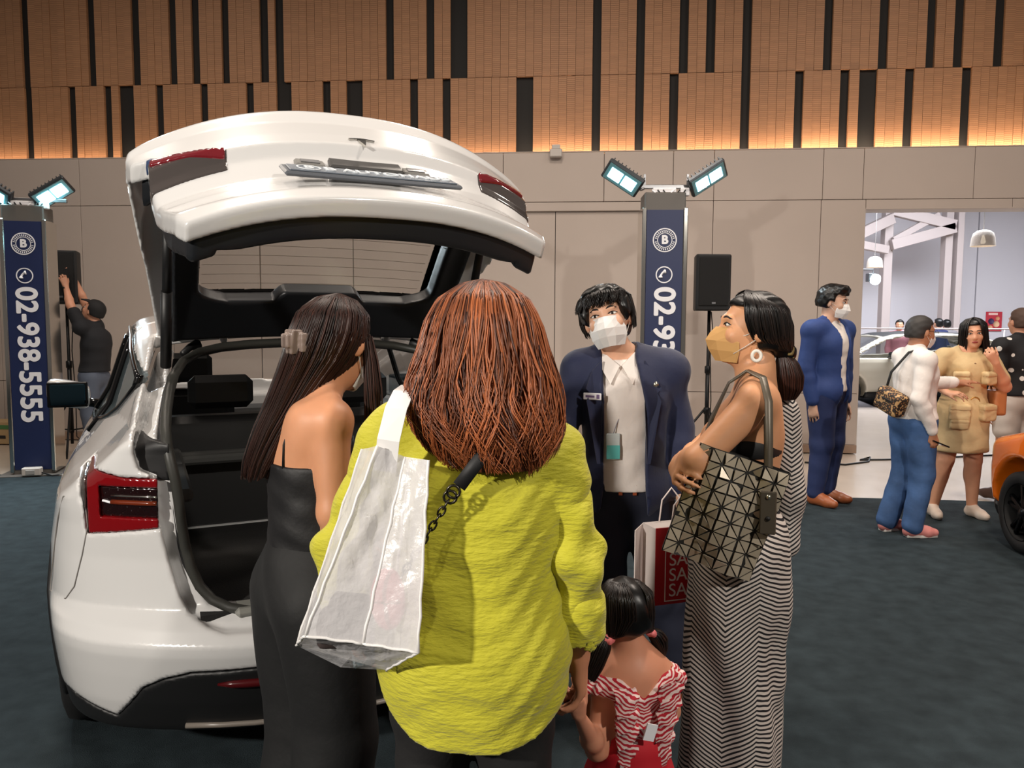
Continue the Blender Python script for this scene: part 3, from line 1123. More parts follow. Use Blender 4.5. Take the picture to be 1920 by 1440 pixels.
# boot interior: floor, side trims, shelf, scuff plate, seats
box('boot_floor', (-.50, .50, .14, 1.25, .60, .625), M_ccarpet, suv)
for s in (-1, 1):
    box('boot_side', (-.72, -.56, .32, 1.3, .60, .96) if s < 0 else (.56, .72, .32, 1.3, .60, .96), M_ccarpet, suv, bev=.02)
    box('side_shelf', (-.74, -.50, .36, 1.3, .94, .985) if s < 0 else (.50, .74, .36, 1.3, .94, .985), mat('shelf_grey', (70, 70, 68), .8), suv, bev=.012)
box('parcel_ledge', (-.56, .56, 1.16, 1.34, .925, .965), mat('shelf_grey'), suv, bev=.012)
box('scuff_plate', (-.40, .40, .10, .20, .612, .640), mat('scuff_grey', (128, 128, 122), .5), suv, bev=.012)
lathe('latch_cover', [(.001, .650), (.03, .648), (.036, .640), (.036, .63)], mat('scuff_grey2', (98, 98, 94), .5), suv, 16, loc=(0, .15, 0))
for s, x0, x1 in ((-1, -.62, -.02), (1, .02, .62)):
    st = box('rear_seat', (x0, x1, 1.30, 1.44, .60, 1.12), mat('black_leather', (18, 18, 19), .45), suv, bev=.03, smooth=False)
    box('headrest', ((x0 + x1) / 2 - .14, (x0 + x1) / 2 + .14, 1.32, 1.42, 1.15, 1.30), mat('black_leather'), st, bev=.03)
    fs_ = box('front_seat', (s * .4 - .25, s * .4 + .25, 2.45, 2.62, .60, 1.15), mat('black_leather'), suv, bev=.04)
    box('headrest', (s * .4 - .13, s * .4 + .13, 2.44, 2.54, 1.19, 1.36), mat('black_leather'), fs_, bev=.03)
box('dashboard', (-.68, .68, 3.1, 3.5, .62, .95), mat('black_leather'), suv, bev=.05)
# reflector and lower lip
for s in (-1, 1):
    pts = [rear_pt(s * x, .425 + .004 * math.cos(x * 8), -.002) for x in np.linspace(.20, .46, 7)]
    tube('reflector', pts, [.004, .012, .014, .014, .014, .012, .004], mat('dark_red_reflector', (70, 8, 12), .2), suv, 8)
pts = [rear_pt(x, .255, -.004) for x in np.linspace(-.55, .55, 12)]
tube('lower_lip', pts, .009, mat('satin_grey', (120, 112, 104), .35), suv, 8)
# charge flap outline on the left rear wing
fpts = [(-.882, .432, .983), (-.905, .48, .90), (-.918, .51, .82), (-.936, .55, .70), (-.945, .58, .635), (-.92, .52, .622), (-.889, .447, .641), (-.86, .404, .691), (-.831, .367, .805), (-.811, .335, .9), (-.815, .34, .96), (-.85, .385, .985)]
tube('charge_flap_gap', [(x - .001, y - .001, z) for x, y, z in fpts], .0022, mat('panel_gap', (120, 116, 112), .6), suv, 5, True)
# wheels
for i, wy in enumerate((1.0, 3.89)):
    for s in (-1, 1):
        wh = lathe('wheel', [(.235, -.11), (.30, -.115), (.340, -.10), (.354, -.06), (.355, 0), (.354, .06), (.340, .10), (.30, .115), (.235, .11), (.235, -.11)], M_tyre, suv, 40, loc=(s * .83, wy, .352), rot=(0, s * PI / 2, 0))
        lathe('rim', [(.001, .075), (.05, .08), (.07, .06), (.19, .085), (.235, .10), (.24, .085), (.24, -.09), (.2, -.09)], M_rim, wh, 40)
        for k in range(5):
            a = 2 * PI * k / 5
            o_ = box('spoke', (.05, .215, -.035, .035, .07, .098), M_alu, wh, bev=.008)
            o_.rotation_euler = (0, 0, a)
        box('tread_groove', [(-.002, .002, -.356, -.35, -.01, .01)], M_tyre, wh)
# door mirrors
for s in (-1, 1):
    V, Q = fn_mesh(lambda P: np.sqrt((P[..., 0] / .115) ** 4 + ((P[..., 1] - .0) / .085) ** 4 + ((P[..., 2] - .02 * P[..., 0] / .1 * s) / .082) ** 4) ** .5 - 1, (-.15, -.11, -.12), (.15, .11, .12), .008, 1)
    mr_ = obj('door_mirror', V, Q, M_paint, suv, True, loc=(s * 1.055, 3.02, 1.10))
    box('mirror_glass', (-.095, .095, -.093, -.078, -.064, .064), mat('mirror_silver', (60, 86, 98), .06, 1.), mr_, bev=.006)
    box('mirror_frame', (-.108, .108, -.088, -.07, -.076, .076), M_gloss, mr_, bev=.006)
    tube('mirror_stalk', [(-s * .09, .0, -.055), (-s * .19, .02, -.075)], [.026, .03], M_gloss, mr_, 8)

# ---------------------------------------------------------------- liftgate, modelled closed and swung open
gate = carobj('liftgate', lambda P: smax(smax(smax(Og(P), np.maximum(gate_reg(P, .005), .638 - P[..., 2]), .014), -(Og(P) + .055), .012), -np.maximum(np.maximum(np.abs(P[..., 0]) - .49, np.maximum(.14 - P[..., 1], P[..., 1] - .80)), 1.17 - P[..., 2]), .01),
              (-.85, -.12, .55), (.85, 1.02, 1.60), .0085, M_paint, suv)
Mg = Matrix.Translation((0, HY, HZ)) @ Matrix.Rotation(-GA, 4, 'X') @ Matrix.Translation((0, -HY, -HZ))
gate.matrix_local = Mg
carobj('gate_trim', lambda P: smax(smax(smax(Og(P) + .048, np.maximum(np.where(P[..., 2] < 1.1, gate_reg(P, .03), np.maximum(gate_reg(P, .03), np.abs(P[..., 0]) - .54)), .655 - P[..., 2]), .02), -(Og(P) + .125), .02), -np.maximum(np.abs(P[..., 0]) - .45 + .10 * np.clip((P[..., 1] - .68) / .08, 0, 1) ** 3, np.maximum(.24 - P[..., 1], P[..., 1] - .76 + .045 * np.clip(1.6 - (np.abs(P[..., 0]) / .13) ** 4 * .5, 0, 1))), .012),
       (-.85, -.12, .55), (.85, 1.02, 1.60), .011, mat('gate_inner_trim', (26, 28, 32), .42), gate)
sheet('rear_window', .010, lambda P: np.maximum(np.abs(P[..., 0]) - .515, np.maximum(np.maximum(.12 - P[..., 1], P[..., 1] - .83), 1.17 - P[..., 2])), (-.85, 0, 1.1), (.85, 1.0, 1.62), .016, M_rglass, gate)
sheet('window_frit', .022, lambda P: np.maximum(np.maximum(np.abs(P[..., 0]) - .515, np.maximum(np.maximum(.12 - P[..., 1], P[..., 1] - .83), 1.17 - P[..., 2])), -np.maximum(np.abs(P[..., 0]) - .44, np.maximum(.25 - P[..., 1], P[..., 1] - .765))), (-.85, 0, 1.1), (.85, 1.0, 1.62), .008, M_gloss, gate)
for k in range(11):
    y = .28 + .046 * k
    pts = []
    for x in np.linspace(-.43, .43, 11):
        pts.append((x, y, float(z_top(np.array(abs(x)), np.array(y))) - .0135))
    tube('heating_line', pts, .0009, mat('heater_brown', (96, 84, 66), .6), gate, 4)
# gate lamps, reversing lamps, plate, camera, emblem
for s in (-1, 1):
    lr2 = lambda P, s=s: np.maximum(np.maximum(.40 - s * P[..., 0], np.maximum(.925 - .02 * (s * P[..., 0] - .4) - P[..., 2], P[..., 2] - .985 - .30 * np.maximum(s * P[..., 0] - .40, 0))), gate_reg(P, .004))
    xr = (-.75, -.35) if s < 0 else (.35, .75)
    V, Q = fn_mesh(lambda P: np.maximum(np.maximum(lr2(P), Og(P) - .003), -(Og(P) + .03)), (xr[0], -.1, .85), (xr[1], .5, 1.12), .006, 2)
    gl = obj('gate_lamp', V, Q, M_lens, gate, True)
    V, Q = fn_mesh(lambda P: np.maximum(np.maximum(np.maximum(lr2(P) + .004, Og(P) - .010), -(Og(P) + .02)), .963 + .26 * np.maximum(s * P[..., 0] - .40, 0) - .004 - P[..., 2]), (xr[0], -.1, .85), (xr[1], .5, 1.12), .006, 2)
    if len(Q):
        obj('gate_lamp_red', V, Q, mat('gate_lamp_dark_red', (112, 26, 34), .15, coat=1.), gate, True)['label'] = 'red upper band of the gate lamp'
    p = rear_pt(s * .165 - .005, .918, -.002, Og)
    o_ = box('number_plate_lamp', (-.045, .045, -.008, .012, -.024, .024), mat('lamp_grey', (120, 118, 114), .3), gate, bev=.006, loc=p)
    box('lamp_slot', (-.028, .028, -.011, -.008, -.012, .012), M_alu, gate, loc=p)
p = rear_pt(0, .916, -.002, Og)
box('handle_recess', (-.115, .115, -.010, .012, -.034, .034), mat('recess_dark', (48, 46, 44), .35), gate, bev=.006, loc=p)
# plate frame with dealer lettering
pl = box('plate_frame', (-.265, .265, -.022, -.008, -.058, .058), mat('plate_grey', (88, 92, 98), .3), gate, bev=.006, loc=(-.005, .062, .800), rot=(math.radians(-10), 0, 0))
box('plate', (-.25, .25, -.026, -.022, -.045, .045), mat('plate_face', (100, 108, 118), .25), gate, bev=.003, loc=(-.005, .062, .800), rot=(math.radians(-10), 0, 0))

plT = Matrix.Translation((-.005, .062, .800)) @ Matrix.Rotation(math.radians(-10), 4, 'X')
for nm, st, sz, x in (('plate_lettering', 'B AUTOHAUS', .062, .045), ('plate_lettering', 'B', .05, -.19)):
    o_ = text(nm, st, sz, mat('plate_print', (205, 210, 215), .4), gate, (0, 0, 0), (0, 0, 0), .0015, .001)
    o_.matrix_local = plT @ Matrix.Translation((x, -.0275, 0)) @ Matrix.Rotation(PI / 2, 4, 'X')
o_ = ring('plate_ring', .030, .035, mat('plate_print'), gate, (0, 0, 0), (0, 0, 0), .002, 24)
o_.matrix_local = plT @ Matrix.Translation((-.19, -.0265, 0)) @ Matrix.Rotation(PI / 2, 4, 'X')
# chrome emblem: arched bar over a tapering stem
ep = rear_pt(.004, 1.0, -.003, Og)
V, Fq = [], []
for k in range(9):
    u = -1 + k / 4
    zt_ = .030 - .010 * u * u
    V += [(.042 * u, -.004, zt_), (.042 * u * .94, -.004, zt_ - .012 + .004 * abs(u)), (.042 * u, .004, zt_), (.042 * u * .94, .004, zt_ - .012 + .004 * abs(u))]
for k in range(8):
    a, b = 4 * k, 4 * k + 4
    Fq += [[a, a + 1, b + 1, b], [a + 2, b + 2, b + 3, a + 3], [a, b, b + 2, a + 2], [a + 1, a + 3, b + 3, b + 1]]
Fq += [[0, 2, 3, 1], [32, 33, 35, 34]]
n = len(V)
V += [(-.013, -.004, .014), (.013, -.004, .014), (0, -.004, -.038), (-.013, .004, .014), (.013, .004, .014), (0, .004, -.038)]
Fq += [[n, n + 2, n + 1], [n + 3, n + 4, n + 5], [n, n + 3, n + 5, n + 2], [n + 2, n + 5, n + 4, n + 1]]
obj('emblem', V, Fq, M_chrome, gate, loc=ep)
# rear camera bumps hanging inside the gate, latch striker
for dx in (-.035, .035):
    box('gate_bumper', (-.024, .024, -.02, .05, -.02, .05), M_blk, gate, bev=.012, loc=(.245 + dx, .27, 1.165))
# struts, hinges, harness
for s in (-1, 1):
    a = Vector((s * .566, .62, 1.385))
    b = Vector((s * .553, .36, 1.86))
    m_ = a.lerp(b, .55)
    st = tube('gas_strut', [a, m_], .019, M_blk, suv, 10)
    tube('strut_rod', [m_, b], .016, M_blk, st, 10)
    hp = [(s * .34, 1.03, 1.53), (s * .34, .99, 1.475), (s * .34, .93, 1.47), (s * .34, .90, 1.50), (s * .34, .91, 1.56)]
    tube('hinge', hp, .014, M_paint, suv, 8)
    hp = [(s * .50, .84, 1.42), (s * .47, .88, 1.445), (s * .44, .90, 1.455)]
    tube('wiring_harness', hp, [.012, .015, .024], M_blk, suv, 8)
    lathe('gate_buffer', [(.001, .014), (.02, .012), (.028, 0), (.028, -.012)], mat('blue_grey_rubber', (38, 58, 92), .5), gate, 14, loc=(s * .60, .165, 1.05), rot=(0, s * PI / 2, 0))
# ================================================================ people: implicit bodies, clothes as shells, strand hair
def v3(*a):
    return np.array(a[0] if len(a) == 1 else a, float)


def rotm(rx=0, ry=0, rz=0):
    """degrees -> 3x3, applied x then y then z"""
    m = Matrix.Rotation(math.radians(rz), 3, 'Z') @ Matrix.Rotation(math.radians(ry), 3, 'Y') @ Matrix.Rotation(math.radians(rx), 3, 'X')
    return np.array(m)


def rc(a, ra, b, rb, k=.02, op='+'):
    return ('rc', v3(a), ra, v3(b), rb, k, op)


def el(c, r, M=None, k=.02, op='+'):
    return ('el', v3(c), v3(r), np.eye(3) if M is None else M, k, op)


def bx(c, hs, M=None, rr=.01, k=.01, op='+'):
    return ('bx', v3(c), v3(hs), np.eye(3) if M is None else M, rr, k, op)


def chain(pts, rads, k=.02):
    return [rc(pts[i], rads[i], pts[i + 1], rads[i + 1], k) for i in range(len(pts) - 1)]


def prim_box(p):
    if p[0] == 'rc':
        return np.minimum(p[1] - p[2], p[3] - p[4]), np.maximum(p[1] + p[2], p[3] + p[4])
    if p[0] == 'el':
        e = np.sqrt(((p[3] * p[2]) ** 2).sum(1))
        return p[1] - e, p[1] + e
    e = np.abs(p[3]) @ (p[2] + p[4])
    return p[1] - e, p[1] + e


def prim_d(p, x, y, z):
    if p[0] == 'rc':
        a, ra, b, rb = p[1:5]
        ab = b - a
        L = float(ab @ ab) + 1e-9
        px, py, pz = x - a[0], y - a[1], z - a[2]
        t = np.clip((px * ab[0] + py * ab[1] + pz * ab[2]) / L, 0, 1)
        return np.sqrt((px - t * ab[0]) ** 2 + (py - t * ab[1]) ** 2 + (pz - t * ab[2]) ** 2) - (ra + (rb - ra) * t)
    c, M = p[1], p[3]
    px, py, pz = x - c[0], y - c[1], z - c[2]
    q = [M[0, i] * px + M[1, i] * py + M[2, i] * pz for i in range(3)]
    if p[0] == 'el':
        r = p[2]
        k0 = np.sqrt((q[0] / r[0]) ** 2 + (q[1] / r[1]) ** 2 + (q[2] / r[2]) ** 2)
        k1 = np.sqrt((q[0] / r[0] ** 2) ** 2 + (q[1] / r[1] ** 2) ** 2 + (q[2] / r[2] ** 2) ** 2) + 1e-6
        return k0 * (k0 - 1) / k1
    h = p[2]
    d = [np.abs(q[i]) - h[i] for i in range(3)]
    out = np.sqrt(np.maximum(d[0], 0) ** 2 + np.maximum(d[1], 0) ** 2 + np.maximum(d[2], 0) ** 2)
    return out + np.minimum(np.maximum(np.maximum(d[0], d[1]), d[2]), 0) - p[4]


def sdf_mesh(prims, vox, disp=None, cut=None, smooth=1):
    lo = np.full(3, 9.)
    hi = np.full(3, -9.)
    for p in prims:
        if p[-1] == '+':
            a, b = prim_box(p)
            lo, hi = np.minimum(lo, a), np.maximum(hi, b)
    lo = lo - .02 - 2 * vox
    hi = hi + .02 + 2 * vox
    n = np.ceil((hi - lo) / vox).astype(int) + 1
    ax = [(lo[i] + vox * np.arange(n[i])).astype(np.float32) for i in range(3)]
    F = np.full(tuple(n), .09, np.float32)
    for p in prims:
        a, b = prim_box(p)
        k = p[-2]
        m = k + .045 + vox
        i0 = np.clip(np.floor((a - m - lo) / vox).astype(int), 0, n)
        i1 = np.clip(np.ceil((b + m - lo) / vox).astype(int) + 1, 0, n)
        if (i1 <= i0).any():
            continue
        sl = tuple(slice(i0[i], i1[i]) for i in range(3))
        d = prim_d(p, ax[0][sl[0]][:, None, None], ax[1][sl[1]][None, :, None], ax[2][sl[2]][None, None, :])
        if p[-1] == '+':
            F[sl] = smin(F[sl], d, k)
        else:
            F[sl] = smax(F[sl], -d, max(k, 1e-4))
    X, Y, Z = ax[0][:, None, None], ax[1][None, :, None], ax[2][None, None, :]
    if disp is not None:
        F = F + disp(X, Y, Z).astype(np.float32)
    if cut is not None:
        F = np.maximum(F, cut(X, Y, Z).astype(np.float32))
    F[F == 0] = 1e-6
    V, Q = surface_nets(F, lo, vox)
    # light relaxation evens out the grid steps
    if smooth:
        for _ in range(smooth):
            acc = np.zeros_like(V)
            cnt = np.zeros(len(V))
            for i in range(4):
                a, b = Q[:, i], Q[:, (i + 1) % 4]
                for c in range(3):
                    acc[:, c] += np.bincount(a, V[b, c], len(V)) + np.bincount(b, V[a, c], len(V))
                cnt += np.bincount(a, minlength=len(V)) + np.bincount(b, minlength=len(V))
            V = V * .5 + .5 * acc / np.maximum(cnt, 1)[:, None]
    return V, Q


M_SKIN = {}


def skin(tone):
    key = 'skin_%d_%d_%d' % tone
    if key not in MATS:
        mat(key, tone, .48, noise=(14, .05), sub=.12, spec=.4)
    return MATS[key]


class Person:
    def __init__(s, label, h, loc, rz, lean=(0, 0, 0), head=(0, 0, 0), fat=1., sw=.105, tone=(206, 156, 122), vox=.008, joints=None, hk=1., group=None):
        s.root = thing('person', label, 'person', (loc[0], loc[1], loc[2] if len(loc) > 2 else .004), math.radians(rz), group)
        s.h, s.fat, s.vox, s.tone = h, fat, vox, tone
        T = rotm(*lean)
        s.T = T
        pel = v3(0, 0, .53 * h)
        J = {'pel': pel}

        def up_(x, y, z):
            return pel + T @ v3(x * h, y * h, (z - .53) * h)
        J['waist'] = up_(0, 0, .63)
        J['chest'] = up_(0, .004, .735)
        J['neck'] = up_(0, -.008, .83)
        J['head'] = up_(0, .016, .93)
        for n, q in (('L', -1), ('R', 1)):
            J['sh' + n] = up_(q * sw, -.005, .80)
            J['el' + n] = up_(q * (sw + .03), -.02, .62)
            J['wr' + n] = up_(q * (sw + .035), .02, .48)
            J['hip' + n] = v3(q * .052 * h, 0, .515 * h)
            J['kn' + n] = v3(q * .055 * h, .012 * h, .285 * h)
            J['an' + n] = v3(q * .055 * h, -.012 * h, .048 * h)
            J['ft' + n] = rotm(0, 0, -q * 10) @ v3(0, .095 * h, 0)
        for k, v in (joints or {}).items():
            J[k] = v3(v)
        s.J = J
        s.H = rotm(*head)          # head orientation
        s.hs = h * .138 / .22 * hk      # head scale
        s.prims = []

    def hp(s, *p):
        return s.J['head'] + s.H @ (v3(*p) * s.hs)

    # --- body pieces, inf = how far clothes stand off the skin
    def torso(s, inf=0., fat=None, k=.05, depth=1.):
        J, h, T = s.J, s.h, s.T
        f = s.fat if fat is None else fat
        P = [el(J['pel'], v3(.098 * f * h + inf, (.070 * f * h + inf) * depth, .078 * h + inf), None, k),
             el(J['waist'], v3(.080 * f * h + inf, (.058 * f * h + inf) * depth, .085 * h + inf), T, k),
             el(J['chest'], v3(.090 * f * h + inf, (.062 * f * h + inf) * depth, .085 * h + inf), T, k),
             rc(J['shL'], .034 * h + inf, J['shR'], .034 * h + inf, k),
             rc(J['pel'] * .5 + J['waist'] * .5, .058 * h * f + inf, J['chest'], .062 * h * f + inf, k)]
        return P

    def pelvis(s, inf=.014):
        h, f = s.h, s.fat
        return el(s.J['pel'], v3(.098 * f * h + inf, .070 * f * h + inf, .078 * h + inf), None, .04)

    def traps(s, inf=0.):
        J, h = s.J, s.h
        up_ = J['neck'] + (s.J['head'] - s.J['neck']) * .25
        return [rc(up_, .026 * h + inf, J['sh' + n] * .75 + J['neck'] * .25, .026 * h + inf, .03) for n in 'LR']

    def arm(s, n, inf=0., upto=1., k=.02, fat=1.):
        """upto 0..1 upper arm, 1..2 forearm"""
        J, h = s.J, s.h
        a, b, c = J['sh' + n], J['el' + n], J['wr' + n]
        r = [.031 * h * fat, .025 * h * fat, .0165 * h]
        if upto <= 1:
            e = a + (b - a) * upto
            return [rc(a, r[0] + inf, e, r[0] + (r[1] - r[0]) * upto + inf, k)]
        t = upto - 1
        e = b + (c - b) * t
        m = b + (c - b) * .3 * t
        return [rc(a, r[0] + inf, b, r[1] + inf, k), rc(b, r[1] + inf, m, r[1] * .98 + inf, k), rc(m, r[1] * .98 + inf, e, r[1] * .98 + (r[2] - r[1]) * t + inf, k)]

    def leg(s, n, inf=0., upto=2., k=.03, fat=1., flare=0.):
        J, h = s.J, s.h
        if inf < .006:
            k = .010
        a, b, c = J['hip' + n], J['kn' + n], J['an' + n]
        r = [.056 * h * fat, .037 * h * fat, .0235 * h]
        if upto <= 1:
            e = a + (b - a) * upto
            return [rc(a, r[0] + inf, e, r[0] + (r[1] - r[0]) * upto + inf, k)]
        t = upto - 1
        e = b + (c - b) * t
        P = [rc(a, r[0] + inf, b, r[1] + inf, k), rc(b, r[1] + inf, e, r[1] + (r[2] - r[1]) * t + inf + flare, k)]
        if inf < .006:
            m = b + (c - b) * .28 + v3(0, -.012 * h, 0)
            P.append(el(m, v3(.033 * h * fat, .035 * h * fat, .075 * h), None, .012))
        return P

    def foot(s, n, inf=0., k=.015):
        J, h = s.J, s.h
        a = J['an' + n]
        z0 = .020 * h
        f = J['ft' + n]
        heel = v3(a[0], a[1], z0 + inf) - f * .18
        ball = v3(a[0], a[1], z0 * .9 + inf) + f * .70
        toe = v3(a[0], a[1], z0 * .75 + inf) + f * 1.05
        return [rc(a, .022 * h + inf, heel + f * .1, .021 * h + inf, k), rc(heel, .019 * h + inf, ball, .020 * h + inf, k), rc(ball, .021 * h + inf, toe, .014 * h + inf, k),
                rc(a + f * .1, .018 * h + inf, ball, .018 * h + inf, k)]

    def headp(s, nose=1.):
        hp, hs, H = s.hp, s.hs, s.H
        J = s.J
        P = [rc(J['neck'] - v3(0, 0, .02 * s.h), .036 * s.h, hp(0, -.018, -.055), .032 * s.h, .03),
             el(hp(0, -.012, .028), v3(.073, .092, .080) * hs, H, .03),
             el(hp(0, .026, -.028), v3(.060, .064, .072) * hs, H, .03),
             el(hp(0, .034, -.070), v3(.044, .046, .036) * hs, H, .025),
             el(hp(0, .074, -.088), v3(.018, .018, .015) * hs, H, .02),
             rc(hp(0, .086, .012), .007 * hs, hp(0, .101 * nose, -.024), .011 * hs, .014),
             el(hp(0, .092, -.029), v3(.018, .012, .009) * hs, H, .010),
             el(hp(0, .084, -.056), v3(.023, .010, .007) * hs, H, .010),
             el(hp(0, .078, .030), v3(.046, .014, .010) * hs, H, .016)]
        for q in (-1, 1):
            P.append(el(hp(q * .075, -.008, -.008), v3(.009, .020, .031) * hs, H @ rotm(0, 0, -q * 20), .008))
            P.append(el(hp(q * .031, .094, .010), v3(.017, .012, .009) * hs, H, .008, '-'))
            P.append(el(hp(q * .038, .060, -.022), v3(.020, .022, .020) * hs, H, .02))
        return P

    def hand(s, n, M, curl=(20, 25, 20), sc=1., thumb=(35, 10), spread=4., grip=None):
        """M columns: x = towards thumb, y = along fingers, z = back of the hand"""
        w = s.J['wr' + n]
        u = s.h / 1.6 * sc
        X, Y, Zb = M[:, 0], M[:, 1], M[:, 2]
        P = []

        def pt(x, y, z):
            return w + (X * x + Y * y + Zb * z) * u
        kn = [(.030, .088, .004), (.010, .093, .007), (-.010, .089, .005), (-.028, .080, .0)]
        for i, k_ in enumerate(kn):
            P.append(rc(pt(k_[0] * .45, .008, 0), .0145 * u, pt(*k_), .0105 * u, .014 * u))
        P.append(rc(pt(.012, .03, -.004), .016 * u, pt(-.012, .06, -.004), .014 * u, .014 * u))
        ln = [(.040, .024, .018), (.045, .028, .019), (.042, .026, .018), (.033, .019, .016)]
        for i, (k_, L) in enumerate(zip(kn, ln)):
            p = pt(*k_)
            an = 0.
            lat = math.radians(spread * (1.5 - i))
            r = [.0092, .0084, .0076, .0064]
            for j in range(3):
                c_ = curl[j] if grip is None else grip[i][j]
                an += math.radians(c_)
                d = Y * math.cos(an) * math.cos(lat) - Zb * math.sin(an) + X * math.sin(lat) * math.cos(an)
                q = p + d * L[j] * u
                P.append(rc(p, r[j] * u, q, r[j + 1] * u, .004 * u))
                p = q
        # thumb leaves the side of the palm
        p = pt(.014, .018, -.006)
        a1, a2 = math.radians(thumb[0]), math.radians(thumb[1])
        d = X * math.sin(a1) + Y * math.cos(a1) - Zb * math.sin(a2)
        q = p + d * .045 * u
        P.append(rc(p, .014 * u, q, .0105 * u, .01 * u))
        d2 = X * math.sin(a1 * .45) + Y * math.cos(a1 * .45) - Zb * math.sin(a2 * 2)
        q2 = q + d2 * .030 * u
        P.append(rc(q, .0102 * u, q2, .009 * u, .004 * u))
        q3 = q2 + (d2 - Zb * .25) * .022 * u
        P.append(rc(q2, .009 * u, q3, .007 * u, .004 * u))
        return P

    def add(s, name, prims, m, vox=None, disp=None, cut=None, label=None, parent=None, smooth=1):
        V, Q = sdf_mesh(prims, vox or s.vox, disp, cut, smooth)
        o = obj(name, V, Q, m, parent or s.root, True)
        if label:
            o['label'] = label
        return o

    def eyes(s, open_=1.):
        hp, hs, H = s.hp, s.hs, s.H
        eb = s.root
        for q in (-1, 1):
            V, Q = sdf_mesh([el(hp(q * .031, .0775, .010), v3(.0138, .009, .0060 * open_) * hs, H, .001)], .0022)
            e = obj('eye', V, Q, mat('eye_white', (225, 220, 214), .25), eb, True)
            V, Q = sdf_mesh([el(hp(q * .031, .0838, .010), v3(.0056, .0036, .0054 * open_) * hs, H, .001)], .0015)
            obj('iris', V, Q, mat('eye_dark', (24, 15, 12), .15), e, True)
            pts = [hp(q * (.012 + .036 * t), .089 - .016 * t * t, .0285 + .006 * math.sin(PI * min(1, t * 1.1))) for t in np.linspace(0, 1, 7)]
            tube('eyebrow', pts, [.002 * hs, .0035 * hs, .004 * hs, .004 * hs, .0035 * hs, .0025 * hs, .001 * hs], mat('brow_dark', (32, 22, 18), .8), eb, 6)
            pts = [hp(q * (.016 + .032 * t), .0875 - .012 * t * t, 0.0105 + .0062 * open_ * math.sin(PI * t)) for t in np.linspace(0, 1, 7)]
            tube('eyelid', pts, .0019 * hs, mat('brow_dark'), eb, 5)

    def mask(s, m, name='face_mask', wide=1., straps=True, prot=1.):
        """folded respirator-style mask: centre panel with upper and lower flaps"""
        hp, hs = s.hp, s.hs
        rows = [(.002, [(.0, .107), (.016, .098), (.038, .076)]),
                (-.018, [(.0, .118 * prot), (.024, .103), (.052, .062)]),
                (-.042, [(.0, .129 * prot), (.028, .107), (.060, .050)]),
                (-.070, [(.0, .117 * prot), (.027, .100), (.058, .046)]),
                (-.103, [(.0, .096), (.020, .082), (.044, .046)])]
        V, Fq = [], []
        for z, r in rows:
            r = [(x * wide, y) for x, y in r]
            full = [(-x, y) for x, y in r[::-1]] + r[1:]
            V += [hp(x, y, z) for x, y in full]
        nc = 5
        nr = len(rows)
        for i in range(nr - 1):
            for j in range(nc - 1):
                a = i * nc + j
                Fq.append([a, a + 1, a + nc + 1, a + nc])
        n = len(V)
        back = [p - (s.H @ v3(0, .006, 0)) * hs for p in V]
        V += back
        Fq += [[q[3] + n, q[2] + n, q[1] + n, q[0] + n] for q in Fq]
        rim = [j for j in range(nc)] + [i * nc + nc - 1 for i in range(1, nr)] + [(nr - 1) * nc + j for j in range(nc - 2, -1, -1)] + [i * nc for i in range(nr - 2, 0, -1)]
        for a, b in zip(rim, rim[1:] + rim[:1]):
            Fq.append([b, a, a + n, b + n])
        o = obj(name, V, Fq, m, s.root, False)
        if straps:
            for q in (-1, 1):
                for z in (-.024, -.076):
                    tube('ear_loop', [hp(q * .052 * wide, .056, z), hp(q * .066, .03, z * .7), hp(q * .074, .004, -.002 if z > -.05 else -.03), hp(q * .078, -.018, -.004)], .0014, mat('white_elastic', (225, 220, 212)), o, 4)
        return o


def hair_mat(name, dark, light, rough=.38):
    if name in MATS:
        return MATS[name]
    m = mat(name, dark, rough, spec=.45)
    n, l, b = nodes(m)
    at_ = n.new('ShaderNodeAttribute')
    at_.attribute_name = 'tone'
    rp = n.new('ShaderNodeValToRGB')
    rp.color_ramp.elements[0].color = lin(dark)
    rp.color_ramp.elements[1].color = lin(light)
    l.new(at_.outputs['Fac'], rp.inputs[0])
    l.new(rp.outputs[0], b.inputs['Base Color'])
    b.inputs['Anisotropic'].default_value = .5
    return m


